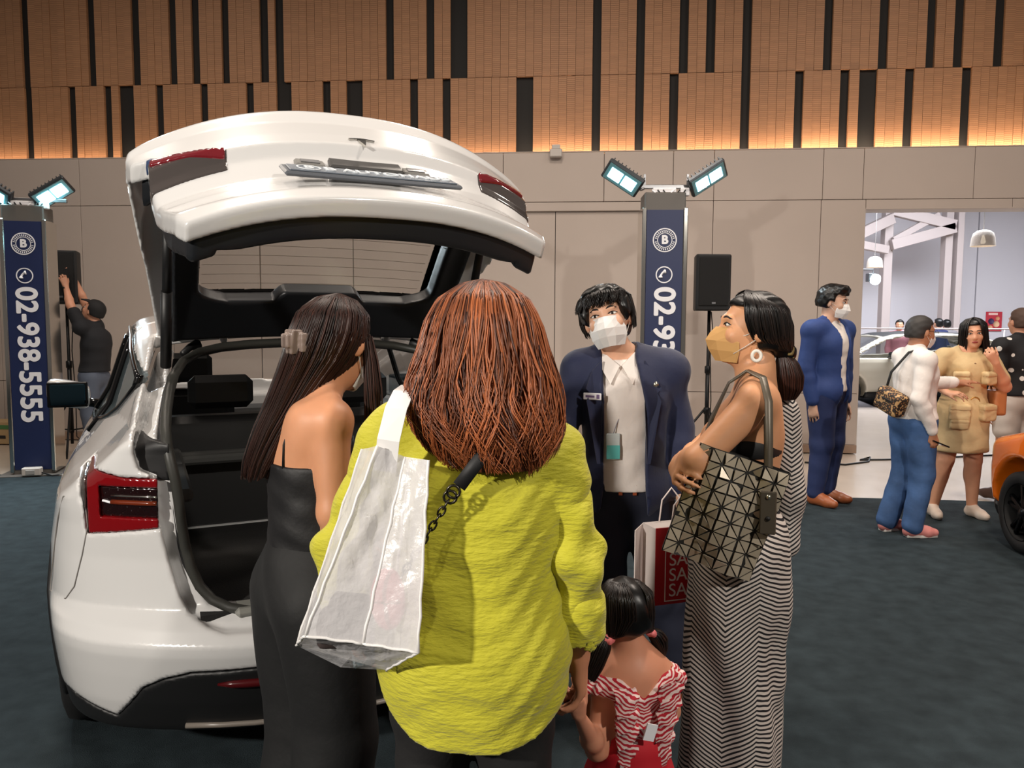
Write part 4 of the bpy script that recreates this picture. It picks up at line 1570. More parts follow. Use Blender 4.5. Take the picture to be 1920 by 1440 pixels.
def strands(name, P, env, m, n=900, az=(180, 360), seg=14, rad=.0022, seed=1, wave=(.0, 0., 0.), endj=.12, dep=(.80, 1.02), locks=60, clump=.55, tonebias=None, base=True, basek=.94, root_dark=.0, frame=None, sides=3, parent=None, startj=.06):
    """hair that flows down an envelope of ellipses env=[(z,cx,cy,rx,ry)...] (head-local metres, top to tip);
    az range in degrees: 90 is the face, 270 the back of the head"""
    rg = np.random.RandomState(seed)
    env = np.array(env, float)
    T = np.linspace(0, 1, len(env))
    org, R = (P.J['head'], P.H) if frame is None else frame
    hs = P.hs if P is not None else 1.

    def at_(t, a, d):
        z, cx, cy, rx, ry = [np.interp(t, T, env[:, i]) for i in range(5)]
        return np.stack([cx + rx * d * np.cos(a), cy + ry * d * np.sin(a), z], -1)
    a0, a1 = math.radians(az[0]), math.radians(az[1])
    la = rg.uniform(a0, a1, locks)
    li = rg.randint(0, locks, n)
    a = la[li] + rg.normal(0, (a1 - a0) / locks * 1.3, n)
    a = np.clip(a, a0, a1)
    d = rg.uniform(dep[0], dep[1], n)
    lend = 1 - np.abs(rg.normal(0, endj, locks))
    te = np.clip(lend[li] - np.abs(rg.normal(0, endj * .3, n)), .25, 1.02)
    ts = np.abs(rg.normal(0, startj, n))
    ph = rg.uniform(0, 6.28, locks)[li] + rg.normal(0, .5, n)
    am = rg.uniform(.5, 1.4, locks)[li]
    u = np.linspace(0, 1, seg)[None, :]
    t = ts[:, None] + (te - ts)[:, None] * u
    ramp = np.clip((t - wave[2]) / (1.001 - wave[2]), 0, 1)
    aa = a[:, None] + (la[li] - a)[:, None] * clump * u ** 2 + wave[0] * am[:, None] * ramp * np.sin(wave[1] * t * 6.28 + ph[:, None])
    dd = d[:, None] + wave[0] * .35 * am[:, None] * ramp * np.cos(wave[1] * t * 6.28 + ph[:, None] * 1.7) + rg.normal(0, .012, (n, 1))
    pts = at_(t, aa, dd)                      # n, seg, 3
    rr = rad * (1 - .75 * u ** 2.2) * rg.uniform(.7, 1.3, (n, 1))
    tan = np.gradient(pts, axis=1)
    tan /= np.linalg.norm(tan, axis=-1, keepdims=True) + 1e-9
    out = np.stack([np.cos(aa), np.sin(aa), np.zeros_like(aa)], -1)
    s1 = np.cross(tan, out)
    s1 /= np.linalg.norm(s1, axis=-1, keepdims=True) + 1e-9
    s2 = np.cross(s1, tan)
    V = []
    for k in range(sides):
        an = 2 * PI * k / sides
        V.append(pts + (s1 * math.cos(an) * 1.5 + s2 * math.sin(an)) * rr[..., None])
    V = np.stack(V, 2)                        # n, seg, sides, 3
    idx = np.arange(n * seg * sides).reshape(n, seg, sides)
    A, B = idx[:, :-1, :], idx[:, 1:, :]
    Q = np.stack([A, np.roll(A, -1, 2), np.roll(B, -1, 2), B], -1).reshape(-1, 4)
    tone = np.clip(rg.normal(.5, .22, n)[:, None] + rg.normal(0, .18, locks)[li][:, None] - root_dark * (1 - np.clip(t * 3.5, 0, 1)), 0, 1)
    tone = np.repeat(tone[:, :, None], sides, 2).reshape(-1)
    V = V.reshape(-1, 3)
    if base:
        nb, na = 26, 40
        tb = np.linspace(0, .97, nb)
        ab = np.linspace(a0, a1, na)
        closed = abs((a1 - a0) - 2 * PI) < .01
        g = at_(tb[:, None] + 0 * ab[None, :], ab[None, :] + 0 * tb[:, None], np.full((nb, na), basek))
        off = len(V)
        gi = off + np.arange(nb * na).reshape(nb, na)
        Qb = np.stack([gi[:-1, :-1], gi[:-1, 1:], gi[1:, 1:], gi[1:, :-1]], -1).reshape(-1, 4)
        V = np.concatenate([V, g.reshape(-1, 3)])
        Q = np.concatenate([Q, Qb])
        tone = np.concatenate([tone, np.full(nb * na, .12)])
    W = org + (V * hs) @ R.T
    me = newmesh(name, W, Q, [m], True)
    at2 = me.attributes.new('tone', 'FLOAT', 'POINT')
    at2.data.foreach_set('value', tone.astype(np.float32))
    return link(name, me, parent if parent is not None else P.root)


def cap_prims(P, thick=.010, back=-.075, front=.062):
    """close-fitting hair cap"""
    hp, hs, H = P.hp, P.hs, P.H
    return [el(hp(0, -.014, .034), v3(.074 + thick, .093 + thick, .080 + thick) * hs, H, .02),
            el(hp(0, -.045, -.02), v3(.066 + thick * .8, .058 + thick, .068) * hs, H, .03),
            bx(hp(0, .115, -.06), v3(.12, .07, .115 + front - .062) * hs, H, .02, .02, '-'),
            bx(hp(0, .0, -.16), v3(.15, .15, .16 + back) * hs, H, .0, .01, '-'),
            el(hp(.078, .012, -.03), v3(.02, .03, .045) * hs, H, .01, '-'),
            el(hp(-.078, .012, -.03), v3(.02, .03, .045) * hs, H, .01, '-')]


def wob(f=60., a=.003, sx=1., sy=1., sz=1., ph=0.):
    """soft cloth folds"""
    def fn(X, Y, Z):
        return a * (np.sin(f * sx * X + 1.7 * np.sin(f * .45 * sz * Z + ph) + ph) * np.sin(f * .8 * sz * Z + 1.3 * np.sin(f * .5 * sx * X + ph)) + .6 * np.sin(f * 1.9 * sz * Z + f * .7 * sx * X + f * .6 * sy * Y + ph))
    return fn


def frame_to(y, zhint):
    """3x3 with y axis along y and z axis near zhint"""
    y = v3(y) / np.linalg.norm(y)
    z = v3(zhint) - y * (v3(zhint) @ y)
    z /= np.linalg.norm(z)
    x = np.cross(y, z)
    return np.stack([x, y, z], 1)
# ================================================================ foreground people
M_pants = mat('black_trousers', (20, 19, 20), .8, bump=(40, .2))
M_shoe = mat('black_shoe', (22, 20, 20), .4)
M_brown_shoe = mat('tan_leather_shoe', (150, 84, 48), .4)
H_red = hair_mat('auburn_hair', (54, 23, 13), (192, 110, 64), .45)
H_dark = hair_mat('dark_brown_hair', (14, 9, 8), (64, 36, 28), .40)
H_black = hair_mat('black_hair', (8, 7, 7), (36, 27, 24), .38)


def ribbon(name, pts, nrm, w, th, m, par):
    """flat strap along pts, nrm list of outward normals"""
    V, Fq = [], []
    n = len(pts)
    for i in range(n):
        p = v3(pts[i])
        t = v3(pts[min(i + 1, n - 1)]) - v3(pts[max(i - 1, 0)])
        t /= np.linalg.norm(t)
        q = v3(nrm[i]) if np.ndim(nrm[0]) else v3(nrm)
        q = q - t * (q @ t)
        q /= np.linalg.norm(q)
        b = np.cross(t, q)
        V += [p + b * w / 2, p - b * w / 2, p - b * w / 2 + q * th, p + b * w / 2 + q * th]
    for i in range(n - 1):
        a = 4 * i
        for k in range(4):
            l = (k + 1) % 4
            Fq.append([a + k, a + l, a + 4 + l, a + 4 + k])
    Fq += [[3, 2, 1, 0], [4 * n - 4, 4 * n - 3, 4 * n - 2, 4 * n - 1]]
    return obj(name, V, Fq, m, par, True)


# ---------------------------------------------------------------- woman in the lime blouse, seen from behind
M_lime = mat('lime_crinkle_cloth', (192, 186, 40), .7, sheen=.2, bump=(38, .55, (1, 1, 3.2)), noise=(5, .05))
p = Person('woman with auburn hair in a lime yellow blouse, back to the camera', 1.62, (-.08, 1.60), 0, fat=1.04, sw=.108, vox=.0075,
           joints=dict(shR=(.160, -.01, 1.265), elR=(.212, -.01, 1.05), wrR=(.232, .055, .815), shL=(-.165, 0, 1.295), elL=(-.275, -.01, 1.05), wrL=(-.285, .10, .86), head=(.02, .0, 1.507), neck=(.0, -.01, 1.345)),
           tone=(188, 128, 96), head=(-4, 0, 4))
HRM = frame_to((.02, .10, -.95), (1, .1, 0))
HRM[:, 0] *= -1
HLM = frame_to((.15, .55, -.75), (-1, 0, .1))
p.add('body', p.torso() + p.traps() + p.arm('L', upto=2, fat=.85) + p.arm('R', upto=2, fat=.85) + p.leg('L') + p.leg('R') + p.foot('L') + p.foot('R') + p.headp()
      + p.hand('R', HRM, (30, 40, 30), thumb=(25, 25)) + p.hand('L', HLM, (25, 35, 25)), skin((188, 128, 96)), .008)
J = p.J
bl = p.torso(.018, 1.14, depth=1.15) + p.arm('R', .020, .25, fat=1.1) + p.arm('L', .020, .25, fat=1.1)
bl += [el((-.002, .0, .79), (.201, .158, .38), None, .05), el((0, .01, 1.12), (.188, .150, .17), None, .05), rc((-.14, -.01, 1.335), .042, (.13, -.01, 1.32), .042, .05),
       rc((0, -.01, 1.36), .060, (0, .02, 1.375), .058, .03)]
fold = wob(34, .0045, 1., .6, .8)


def blouse_disp(X, Y, Z):
    f = .0035 * np.sin(95 * Z + 9 * np.sin(7 * X + 3) + 4 * np.sin(23 * X)) * np.clip((X + .25) / .3, .25, 1)
    g = .010 * np.sin(26 * (X + .5 * Z) + 2 * np.sin(9 * Z)) * np.clip((1.0 - Z) / .25, 0, 1)
    h = .006 * np.sin(30 * (X * .8 - Z * .55) + 1.2) * np.clip((Z - .95) / .3, 0, 1)
    return fold(X, Y, Z) * .7 + f * .5 + g * .25 + h * .3


def blouse_cut(X, Y, Z):
    hem = .695 + .075 * np.clip(np.abs(X - .01) / .19, 0, 1.15) ** 4 + .03 * np.clip(Y / .1, 0, 1)
    d = hem - Z + 0 * Y
    nk = .062 - np.sqrt(X ** 2 + (Y - .015) ** 2 + 0 * Z)
    return np.maximum(d, np.where(Z > 1.35, nk, -1))


blouse = p.add('blouse', bl, M_lime, .0065, blouse_disp, blouse_cut)
for n in 'RL':
    sh_, e, w = J['sh' + n], J['el' + n], J['wr' + n]
    V, Q = sdf_mesh([rc(sh_ + v3(0, 0, .0), .056, sh_ + (e - sh_) * .5, .058, .03), rc(sh_ + (e - sh_) * .5, .058, e, .060, .03), rc(e, .060, e + (w - e) * .58, .050, .03)], .0065,
                    lambda X, Y, Z: .006 * np.sin(55 * Z + 30 * X + 3 * np.sin(20 * Y)) * np.clip((1.22 - Z) / .15, 0, 1) + .004 * np.sin(60 * X - 40 * Z + 20 * Y))
    obj('sleeve', V, Q, M_lime, blouse, True)
# rolled cuffs
for n in 'RL':
    e, w = J['el' + n], J['wr' + n]
    c = e + (w - e) * .62
    d = (w - e) / np.linalg.norm(w - e)
    V, Q = sdf_mesh([rc(c - d * .034, .064, c + d * .030, .060, .004), rc(c - d * .09, .043, c + d * .09, .040, .004, '-'), rc(c + d * .048, .056, c + d * .11, .056, .004, '-')], .005, wob(70, .0022))
    obj('cuff', V, Q, M_lime, blouse, True)
p.add('trousers', [p.pelvis(.012)] + p.leg('L', .012, 1.92, fat=1.02) + p.leg('R', .012, 1.92, fat=1.02), M_pants, .010, wob(30, .004))
for n in 'LR':
    p.add('shoe', p.foot(n, .007), M_shoe, .008)
env = [(.124, 0, -.012, .006, .006), (.114, 0, -.012, .045, .05), (.085, 0, -.012, .086, .096), (.04, 0, -.012, .109, .118), (-.02, 0, -.014, .124, .124), (-.08, 0, -.02, .145, .126),
       (-.13, .0, -.03, .150, .128), (-.18, .01, -.045, .138, .122), (-.225, .018, -.055, .112, .108), (-.262, .025, -.06, .085, .09)]
strands('hair', p, env, H_red, 3500, (150, 390), 14, .0016, 3, wave=(.17, 2.4, .25), endj=.12, dep=(.84, 1.08), locks=150, clump=.35, root_dark=.55, basek=.88)
P_LIME = p

# clear tote on her shoulder
tb = thing('tote_bag', 'clear woven plastic tote hanging from the shoulder of the woman in lime', 'bag', (-.08, 1.60, 0))
M_clear = mat('clear_woven_plastic', (240, 238, 240), .28, alpha=.60, spec=.7, coat=.4, bump=(22, .7))
n_, l_, b_ = nodes(M_clear)
M_edge = mat('white_piping', (236, 234, 232), .4)
NTL, NTR, NBL, NBR = map(v3, ((-.168, -.195, 1.322), (-.074, -.195, 1.296), (-.292, -.255, .985), (-.088, -.255, .955)))
FTL, FTR, FBL, FBR = map(v3, ((-.215, -.10, 1.300), (-.115, -.15, 1.290), (-.352, -.10, .900), (-.165, -.14, .868)))
NTM = (NTL + NTR) / 2 + v3(0, .028, -.012)
NBM = (NBL + NBR) / 2 + v3(0, .012, -.004)


def patch(name, a, b, c, d, m, par, nu=10, nv=22, amp=.004, seed=0, notch=0.):
    """bilinear patch a(top left) b(top right) c(bottom right) d(bottom left) with creases"""
    rg = np.random.RandomState(seed)
    nr = np.cross(b - a, d - a)
    nr /= np.linalg.norm(nr)
    V = []
    ph = rg.uniform(0, 6, 4)
    for j in range(nv):
        t = j / (nv - 1)
        for i in range(nu):
            s_ = i / (nu - 1)
            q = (a * (1 - s_) + b * s_) * (1 - t) + (d * (1 - s_) + c * s_) * t
            w = math.sin(PI * s_) * math.sin(PI * min(1, t * 1.15 + .05)) if nu > 2 else 0
            q = q + nr * amp * w * (math.sin(9 * s_ + 11 * t + ph[0]) + .7 * math.sin(23 * t - 8 * s_ + ph[1]) + .4 * math.sin(41 * t + 17 * s_ + ph[2]))
            V.append(q)
    Fq = [[j * nu + i, j * nu + i + 1, (j + 1) * nu + i + 1, (j + 1) * nu + i] for j in range(nv - 1) for i in range(nu - 1)]
    return obj(name, V, Fq, m, par, True)


patch('gusset_panel', NTL, NTM, NBM, NBL, M_clear, tb, seed=1)
patch('gusset_panel', NTM, NTR, NBR, NBM, M_clear, tb, seed=2)
patch('side_panel', FTL, NTL, NBL, FBL, M_clear, tb, seed=3)
patch('side_panel', NTR, FTR, FBR, NBR, M_clear, tb, seed=4)
patch('back_panel', FTR, FTL, FBL, FBR, M_clear, tb, seed=5)
patch('base_panel', NBL, NBM, (FBL + FBR) / 2 + v3(0, 0, -.02), FBL, M_clear, tb, 10, 10, .003, 6)
patch('base_panel', NBM, NBR, FBR, (FBL + FBR) / 2 + v3(0, 0, -.02), M_clear, tb, 10, 10, .003, 7)
for a, b in ((NTL, NBL), (NTR, NBR), (NTM, NBM), (NBL, NBM), (NBM, NBR), (FBL, NBL), (FTL, FBL), (FTR, FBR), (NBR, FBR)):
    pts = [a + (b - a) * t + v3(.0015 * math.sin(40 * t), 0, .001 * math.sin(55 * t)) for t in np.linspace(0, 1, 12)]
    tube('seam', pts, .0028, M_edge, tb, 6)
o = ribbon('strap', [(-.158, -.170, 1.27), (-.150, -.180, 1.33), (-.140, -.150, 1.385), (-.134, -.085, 1.412), (-.128, -.02, 1.418), (-.128, .05, 1.395), (-.14, .11, 1.33)], [(0, -1, .2), (0, -1, .3), (0, -.8, .7), (0, -.4, 1), (0, 0, 1), (0, .7, .7), (0, 1, 0)], .042, .003, M_edge, tb)
o.data.polygons.foreach_set('use_smooth', [False] * len(o.data.polygons))
# things inside the tote
it = thing('round_pouch', 'pink round pouch inside the clear tote', 'pouch', (-.08, 1.60, 0))
V, Q = sdf_mesh([el((-.152, -.190, 1.03), (.034, .018, .062), None, .01)], .006)
obj('pouch', V, Q, mat('pink_pouch', (196, 96, 110), .6), it, True)
tube('zip', [(-.178, -.203, 1.03), (-.152, -.209, 1.03), (-.126, -.204, 1.03)], .003, mat('red_zip', (150, 30, 44)), it, 6)
it = thing('folded_cloth', 'dark folded cloth at the bottom of the clear tote', 'cloth', (-.08, 1.60, 0))
V, Q = sdf_mesh([bx((-.235, -.172, .965), (.040, .022, .014), rotm(20, 8, 12), .015), bx((-.225, -.175, 1.0), (.03, .016, .02), rotm(10, 20, 30), .012)], .007, wob(60, .002))
obj('cloth', V, Q, mat('dark_cloth', (66, 54, 52), .8), it, True)

# crossbody strap with chain
cs = thing('crossbody_strap', 'black crossbody bag strap with chain across the lime blouse', 'strap', (-.08, 1.60, 0))
pth = [(.10, .02, 1.405), (.09, -.06, 1.395), (.075, -.125, 1.365), (.045, -.168, 1.325), (.012, -.182, 1.285), (-.018, -.188, 1.245)]
ribbon('strap', pth, [(0, 0, 1), (0, -.5, .9), (0, -.9, .5), (0, -1, .2), (0, -1, .1), (0, -1, 0)], .026, .003, mat('black_webbing', (22, 22, 23), .6), cs)
for k, (x, z) in enumerate(((-.028, 1.236), (-.034, 1.226))):
    pts = [(x + .012 * math.cos(a), -.192, z + .012 * math.sin(a)) for a in np.linspace(0, 2 * PI, 12, endpoint=False)]
    tube('clasp_ring', pts, .0028, mat('gunmetal', (70, 66, 58), .3, .9), cs, 6, True)
for k in range(11):
    t = k / 10
    c = v3(-.042, -.192, 1.212) * (1 - t) + v3(-.125, -.185, 1.075) * t
    d = v3(-.083, .007, -.137)
    d /= np.linalg.norm(d)
    q = np.cross(d, v3(0, 1, 0)) if k % 2 else v3(0, 1, 0)
    pts = [c + d * .011 * math.cos(a) + q * .006 * math.sin(a) for a in np.linspace(0, 2 * PI, 10, endpoint=False)]
    tube('chain_link', pts, .0022, mat('gunmetal'), cs, 5, True)
# phone in her left hand
ph = box('phone', (-.036, .036, -.005, .005, -.075, .075), mat('phone_case_blue', (38, 74, 88), .3, noise=(60, .6)), None, bev=.004)
ph.matrix_world = Matrix.Translation((-.350, 1.765, .815)) @ Matrix.Rotation(.5, 4, 'Z') @ Matrix.Rotation(-.6, 4, 'X')
tag(ph, 'phone in a bluish case in the left hand of the woman in lime', 'phone')

# ---------------------------------------------------------------- woman in the black camisole
p = Person('woman in a black camisole with long dark hair held by a claw clip', 1.60, (-.53, 2.0), -50, fat=.96, sw=.09, vox=.0075,
           joints=dict(shR=(.132, -.005, 1.300), elR=(.158, -.015, 1.075), wrR=(.135, .05, .875), shL=(-.125, .0, 1.30), elL=(-.15, .03, 1.06), wrL=(-.10, .16, .93), head=(.028, .072, 1.488), neck=(.005, .012, 1.36)),
           head=(-20, 0, 20), tone=(208, 148, 112))
HM = frame_to((-.1, .2, -.95), (1, 0, 0))
p.add('body', p.torso() + p.traps() + p.arm('L', upto=2) + p.arm('R', upto=2, fat=.98) + p.leg('L') + p.leg('R') + p.foot('L') + p.foot('R') + p.headp()
      + [el((.07, -.062, 1.27), (.05, .03, .07), rotm(0, 12, 0), .05), el((-.07, -.062, 1.27), (.05, .03, .07), rotm(0, -12, 0), .05)]
      + p.hand('R', HM, (20, 25, 20)) + p.hand('L', frame_to((0, .9, -.3), (0, .3, .9)), (20, 30, 20)), skin((208, 148, 112)), .0075)
M_cami = mat('black_satin', (16, 15, 17), .6, bump=(26, .2))
p.add('camisole', p.torso(.008), M_cami, .0075, wob(45, .0018), lambda X, Y, Z: np.maximum(Z - 1.185 - .10 * np.clip(Y / .1, 0, 1) + 0 * X, .93 - Z + 0 * X))
for q in (-1, 1):
    pts = [(q * .052, -.098, 1.18), (q * .060, -.098, 1.24), (q * .068, -.080, 1.30), (q * .074, -.045, 1.342), (q * .077, -.005, 1.350), (q * .076, .045, 1.328), (q * .07, .085, 1.27)]
    tube('shoulder_strap', pts, .0032, mat('black_webbing'), p.root, 6)
p.add('trousers', [p.pelvis(.016), el((0, -.005, .92), (.150, .115, .12), None, .04)] + p.leg('L', .045, 1.96, flare=.045) + p.leg('R', .045, 1.96, flare=.045), mat('black_satin_trousers', (17, 17, 18), .72, bump=(18, .25)), .010, wob(24, .006, 1, 1, .3))
for n in 'LR':
    p.add('shoe', p.foot(n, .006), M_shoe, .009)
env = [(.130, 0, -.012, .006, .006), (.115, 0, -.014, .05, .055), (.075, 0, -.018, .084, .098), (.02, -.003, -.026, .094, .108), (-.04, -.012, -.042, .090, .100), (-.10, -.035, -.066, .078, .080),
       (-.17, -.062, -.092, .068, .062), (-.25, -.090, -.118, .058, .052), (-.32, -.110, -.136, .048, .042), (-.37, -.118, -.146, .036, .03)]
fr0 = (p.J['head'], rotm(-6, 0, 10))
strands('hair', p, env, H_dark, 2600, (140, 395), 14, .0016, 5, wave=(.05, 1.6, .4), endj=.06, dep=(.86, 1.03), locks=80, clump=.5, basek=.92, frame=fr0)
# strands in front of her right shoulder
env = [(.03, .075, .03, .012, .012), (-.04, .082, .045, .020, .018), (-.12, .088, .055, .026, .022), (-.20, .092, .06, .026, .02), (-.28, .094, .06, .018, .014)]
strands('front_hair', p, env, H_dark, 260, (0, 360), 14, .0019, 6, wave=(.2, 1.2, .3), endj=.1, dep=(.1, 1.0), locks=20, base=False, frame=fr0)
p.mask(mat('white_mask', (226, 224, 222), .8), prot=1.)
# claw clip
cp_ = thing('hair_clip', 'taupe claw clip in the dark hair of the woman in the camisole', 'hair clip')
fc_ = Matrix.Translation(Vector((-.53, 2.0, .004))) @ Matrix.Rotation(math.radians(-50), 4, 'Z') @ Matrix.Translation(Vector(fr0[0] + v3(.028, -.128, .008)))
cp_.matrix_world = fc_ @ Matrix.Scale(.82, 4)
M_clip = mat('taupe_acrylic', (128, 112, 104), .3)
for q in (-1, 1):
    V, Q = sdf_mesh([bx((q * .016, -.012, 0), (.003, .014, .034), rotm(0, q * 10, q * 12), .004), bx((q * .026, .008, .018), (.012, .010, .006), None, .003), bx((q * .026, .008, -.002), (.012, .010, .006), None, .003), bx((q * .026, .008, -.022), (.012, .010, .006), None, .003),
                     bx((q * .013, -.032, .004), (.004, .010, .018), rotm(0, 0, q * 25), .003)], .003)
    obj('jaw', V, Q, M_clip, cp_, True)
tube('hinge_pin', [(0, -.018, -.02), (0, -.018, .03)], .005, mat('gunmetal'), cp_, 8)

# ---------------------------------------------------------------- salesman
p = Person('salesman in a navy suit and white mask facing the camera', 1.70, (.44, 3.0), 180, fat=.97, sw=.102, vox=.0085,
           joints=dict(head=(.075, .045, 1.560), neck=(.03, .0, 1.415), shR=(.162, 0, 1.355), shL=(-.162, 0, 1.36), elR=(.250, .04, 1.12), wrR=(.29, .27, 1.10), elL=(-.225, -.02, 1.13), wrL=(-.22, .06, .90),
                       hipR=(.085, 0, .86), hipL=(-.085, 0, .86), knR=(.07, .02, .48), anR=(.09, -.02, .08), knL=(-.18, .02, .48), anL=(-.28, -.02, .08)),
           head=(4, 13, -14), tone=(216, 168, 140))
M_navy_suit = mat('navy_suit', (19, 28, 62), .75, sheen=.2, bump=(13, .35))
M_suit_tr = mat('navy_trousers', (20, 24, 42), .8)
M_shirt = mat('white_shirt', (226, 218, 212), .75, bump=(16, .5))
p.add('body', p.torso() + p.traps() + p.arm('L', upto=2) + p.arm('R', upto=2) + p.leg('L') + p.leg('R') + p.foot('L') + p.foot('R') + p.headp()
      + p.hand('R', frame_to((.3, .95, 0), (0, 0, 1)), (15, 20, 15)) + p.hand('L', frame_to((0, .15, -1), (-1, 0, 0)), (20, 25, 20)), skin((216, 168, 140)), .008)
p.add('shirt', p.torso(.016, depth=1.05) + [rc(p.J['neck'] - v3(0, 0, .03), .070, p.J['neck'] + v3(.004, .012, .012), .066, .02)], M_shirt, .008, wob(38, .0022, 1, 1, .8),
      lambda X, Y, Z: np.maximum(.905 - Z + 0 * X + 0 * Y, Z - 1.425 - .25 * (-Y) + 0 * X))
# collar wings
for q in (-1, 1):
    c = p.J['neck']
    pts2 = [v3(c[0] + q * .004, c[1] + .092, c[2] - .030), v3(c[0] + q * .062, c[1] + .040, c[2] + .022), v3(c[0] + q * .075, c[1] + .070, c[2] - .032), v3(c[0] + q * .042, c[1] + .122, c[2] - .098)]
    off = v3(0, .014, 0)
    obj('collar_wing', pts2 + [a + off for a in pts2], [[0, 1, 2, 3], [7, 6, 5, 4], [0, 4, 5, 1], [1, 5, 6, 2], [2, 6, 7, 3], [3, 7, 4, 0]] if q > 0 else [[3, 2, 1, 0], [4, 5, 6, 7], [1, 5, 4, 0], [2, 6, 5, 1], [3, 7, 6, 2], [0, 4, 7, 3]], M_shirt, p.root)
jp = p.torso(.034, depth=1.04) + p.traps(.012) + p.arm('L', .017, 1.93) + p.arm('R', .017, 1.9) + [rc((-.13, 0, 1.39), .042, (.14, 0, 1.385), .042, .05), el((0, 0, .88), (.195, .135, .13), None, .05),
                                                                                              rc((.15, .0, 1.375), .046, (.182, 0, 1.345), .046, .03), rc((-.15, .0, 1.38), .046, (-.182, 0, 1.35), .046, .03)]


def jacket_cut(X, Y, Z):
    half = np.interp(Z, [.78, .92, 1.05, 1.2, 1.32, 1.42, 1.5], [.095, .080, .078, .080, .070, .062, .075])
    open_ = np.where(Y > .02, half - np.abs(X - .012 - .02 * np.clip((Z - 1.2) / .2, 0, 1)), -1)
    d = np.maximum(open_, .795 - Z + 0 * X + 0 * Y)
    nk = np.where(Z > 1.37, .066 - np.sqrt((X - .03) ** 2 + (Y - .01) ** 2) + 0 * Z, -1)
    arms = np.abs(X) > .205
    return np.maximum(np.where(arms, -1 + 0 * (X + Y + Z), d), nk)


jk = p.add('jacket', jp, M_navy_suit, .0075, wob(26, .0035, 1, 1, .7), jacket_cut)
for q in (-1, 1):
    # notch lapels
    base = [(.070, .085, 1.405), (.105, .088, 1.365), (.130, .115, 1.30), (.115, .112, 1.285), (.128, .125, 1.255), (.088, .142, 1.02), (.076, .140, 1.02), (.066, .125, 1.25)]
    pts2 = [v3(q * (x + .012) + .02, y + .004, z) for x, y, z in base]
    n = len(pts2)
    pts3 = [a + v3(0, .010, 0) for a in pts2]
    Fq = [list(range(n)), list(range(2 * n - 1, n - 1, -1))] + [[i, (i + 1) % n, n + (i + 1) % n, n + i] for i in range(n)]
    obj('lapel', pts2 + pts3, Fq, M_navy_suit, jk)
p.add('trousers', [p.pelvis(.012)] + p.leg('L', .022, 1.95, fat=1.02) + p.leg('R', .022, 1.95, fat=1.02), M_suit_tr, .010, wob(22, .003))
V, Q = sdf_mesh([el((0, 0, .915), (.168, .128, .03), None, .01)], .008, None, lambda X, Y, Z: np.abs(Z - .915) - .018 + 0 * X + 0 * Y)
belt = obj('belt', V, Q, mat('black_leather'), p.root, True)
box('buckle', [(-.034, -.020, .124, .134, .896, .934), (.020, .034, .124, .134, .896, .934), (-.022, .022, .124, .134, .909, .920)], mat('copper_buckle', (176, 92, 58), .35, .4), belt)
for n in 'LR':
    p.add('shoe', p.foot(n, .008), M_brown_shoe, .009)
p.eyes(.9)
p.mask(mat('white_mask'), prot=1.02, wide=1.08)
p.add('hair', cap_prims(p, .016, -.07, .05) + [el(p.hp(0, .050, .085), v3(.072, .038, .036) * p.hs, p.H @ rotm(10, 0, 0), .02), el(p.hp(.068, .015, .03), v3(.024, .05, .045) * p.hs, p.H, .02), el(p.hp(-.068, .015, .03), v3(.024, .05, .045) * p.hs, p.H, .02)], hair_mat('black_hair', 0, 0), .006,
      lambda X, Y, Z: .003 * np.sin(150 * X + 4 * np.sin(30 * Z)) * np.sin(60 * Y + 40 * Z))
env = [(.128, .01, .0, .006, .006), (.118, 0, -.005, .05, .06), (.085, 0, -.008, .088, .104), (.060, .006, -.010, .097, .112), (.032, .016, -.012, .098, .114)]
strands('fringe', p, env, H_black, 800, (20, 160), 9, .0018, 11, wave=(.10, 1.2, .2), endj=.20, dep=(.95, 1.04), locks=46, base=False)
env = [(.128, 0, -.01, .006, .006), (.118, 0, -.012, .05, .06), (.07, 0, -.014, .094, .108), (.0, 0, -.014, .097, .110), (-.055, 0, -.02, .088, .096)]
strands('side_hair', p, env, H_black, 900, (165, 375), 9, .0022, 12, wave=(.05, 1.2, .2), endj=.10, dep=(.95, 1.05), locks=50, base=False)
# name tag, pin and lanyard pass
nt = box('name_tag', (-.036, .036, 0, .005, -.013, .013), mat('tag_white', (228, 226, 230), .4), p.root, bev=.002)
nt.location = (.138, .135, 1.272)
nt.rotation_euler = (0, 0, math.radians(-28))
box('tag_print', [(-.010, .026, .005, .0056, -.004, .004), (-.030, -.018, .005, .0056, -.008, .008)], mat('tag_ink', (110, 90, 130)), nt)
lathe('lapel_pin', [(.001, .004), (.008, .003), (.010, 0)], mat('silver_pin', (200, 196, 180), .25, .9), p.root, 12, loc=(-.098, .139, 1.318), rot=(-PI / 2, 0, 0))
tube('lanyard', [(-.02, .07, 1.415), (-.018, .115, 1.33), (.01, .128, 1.25), (.045, .132, 1.17), (.058, .134, 1.13)], .0018, mat('thin_cord', (150, 150, 160)), p.root, 5)
bg = box('pass_holder', (-.027, .027, 0, .008, -.05, .05), mat('clear_pass_top', (196, 206, 206), .25), p.root, bev=.004)
bg.location = (.058, .132, 1.083)
box('pass_card', (-.025, .025, .008, .0095, -.047, .005), mat('turquoise_card', (96, 190, 186), .4), bg, bev=.001)

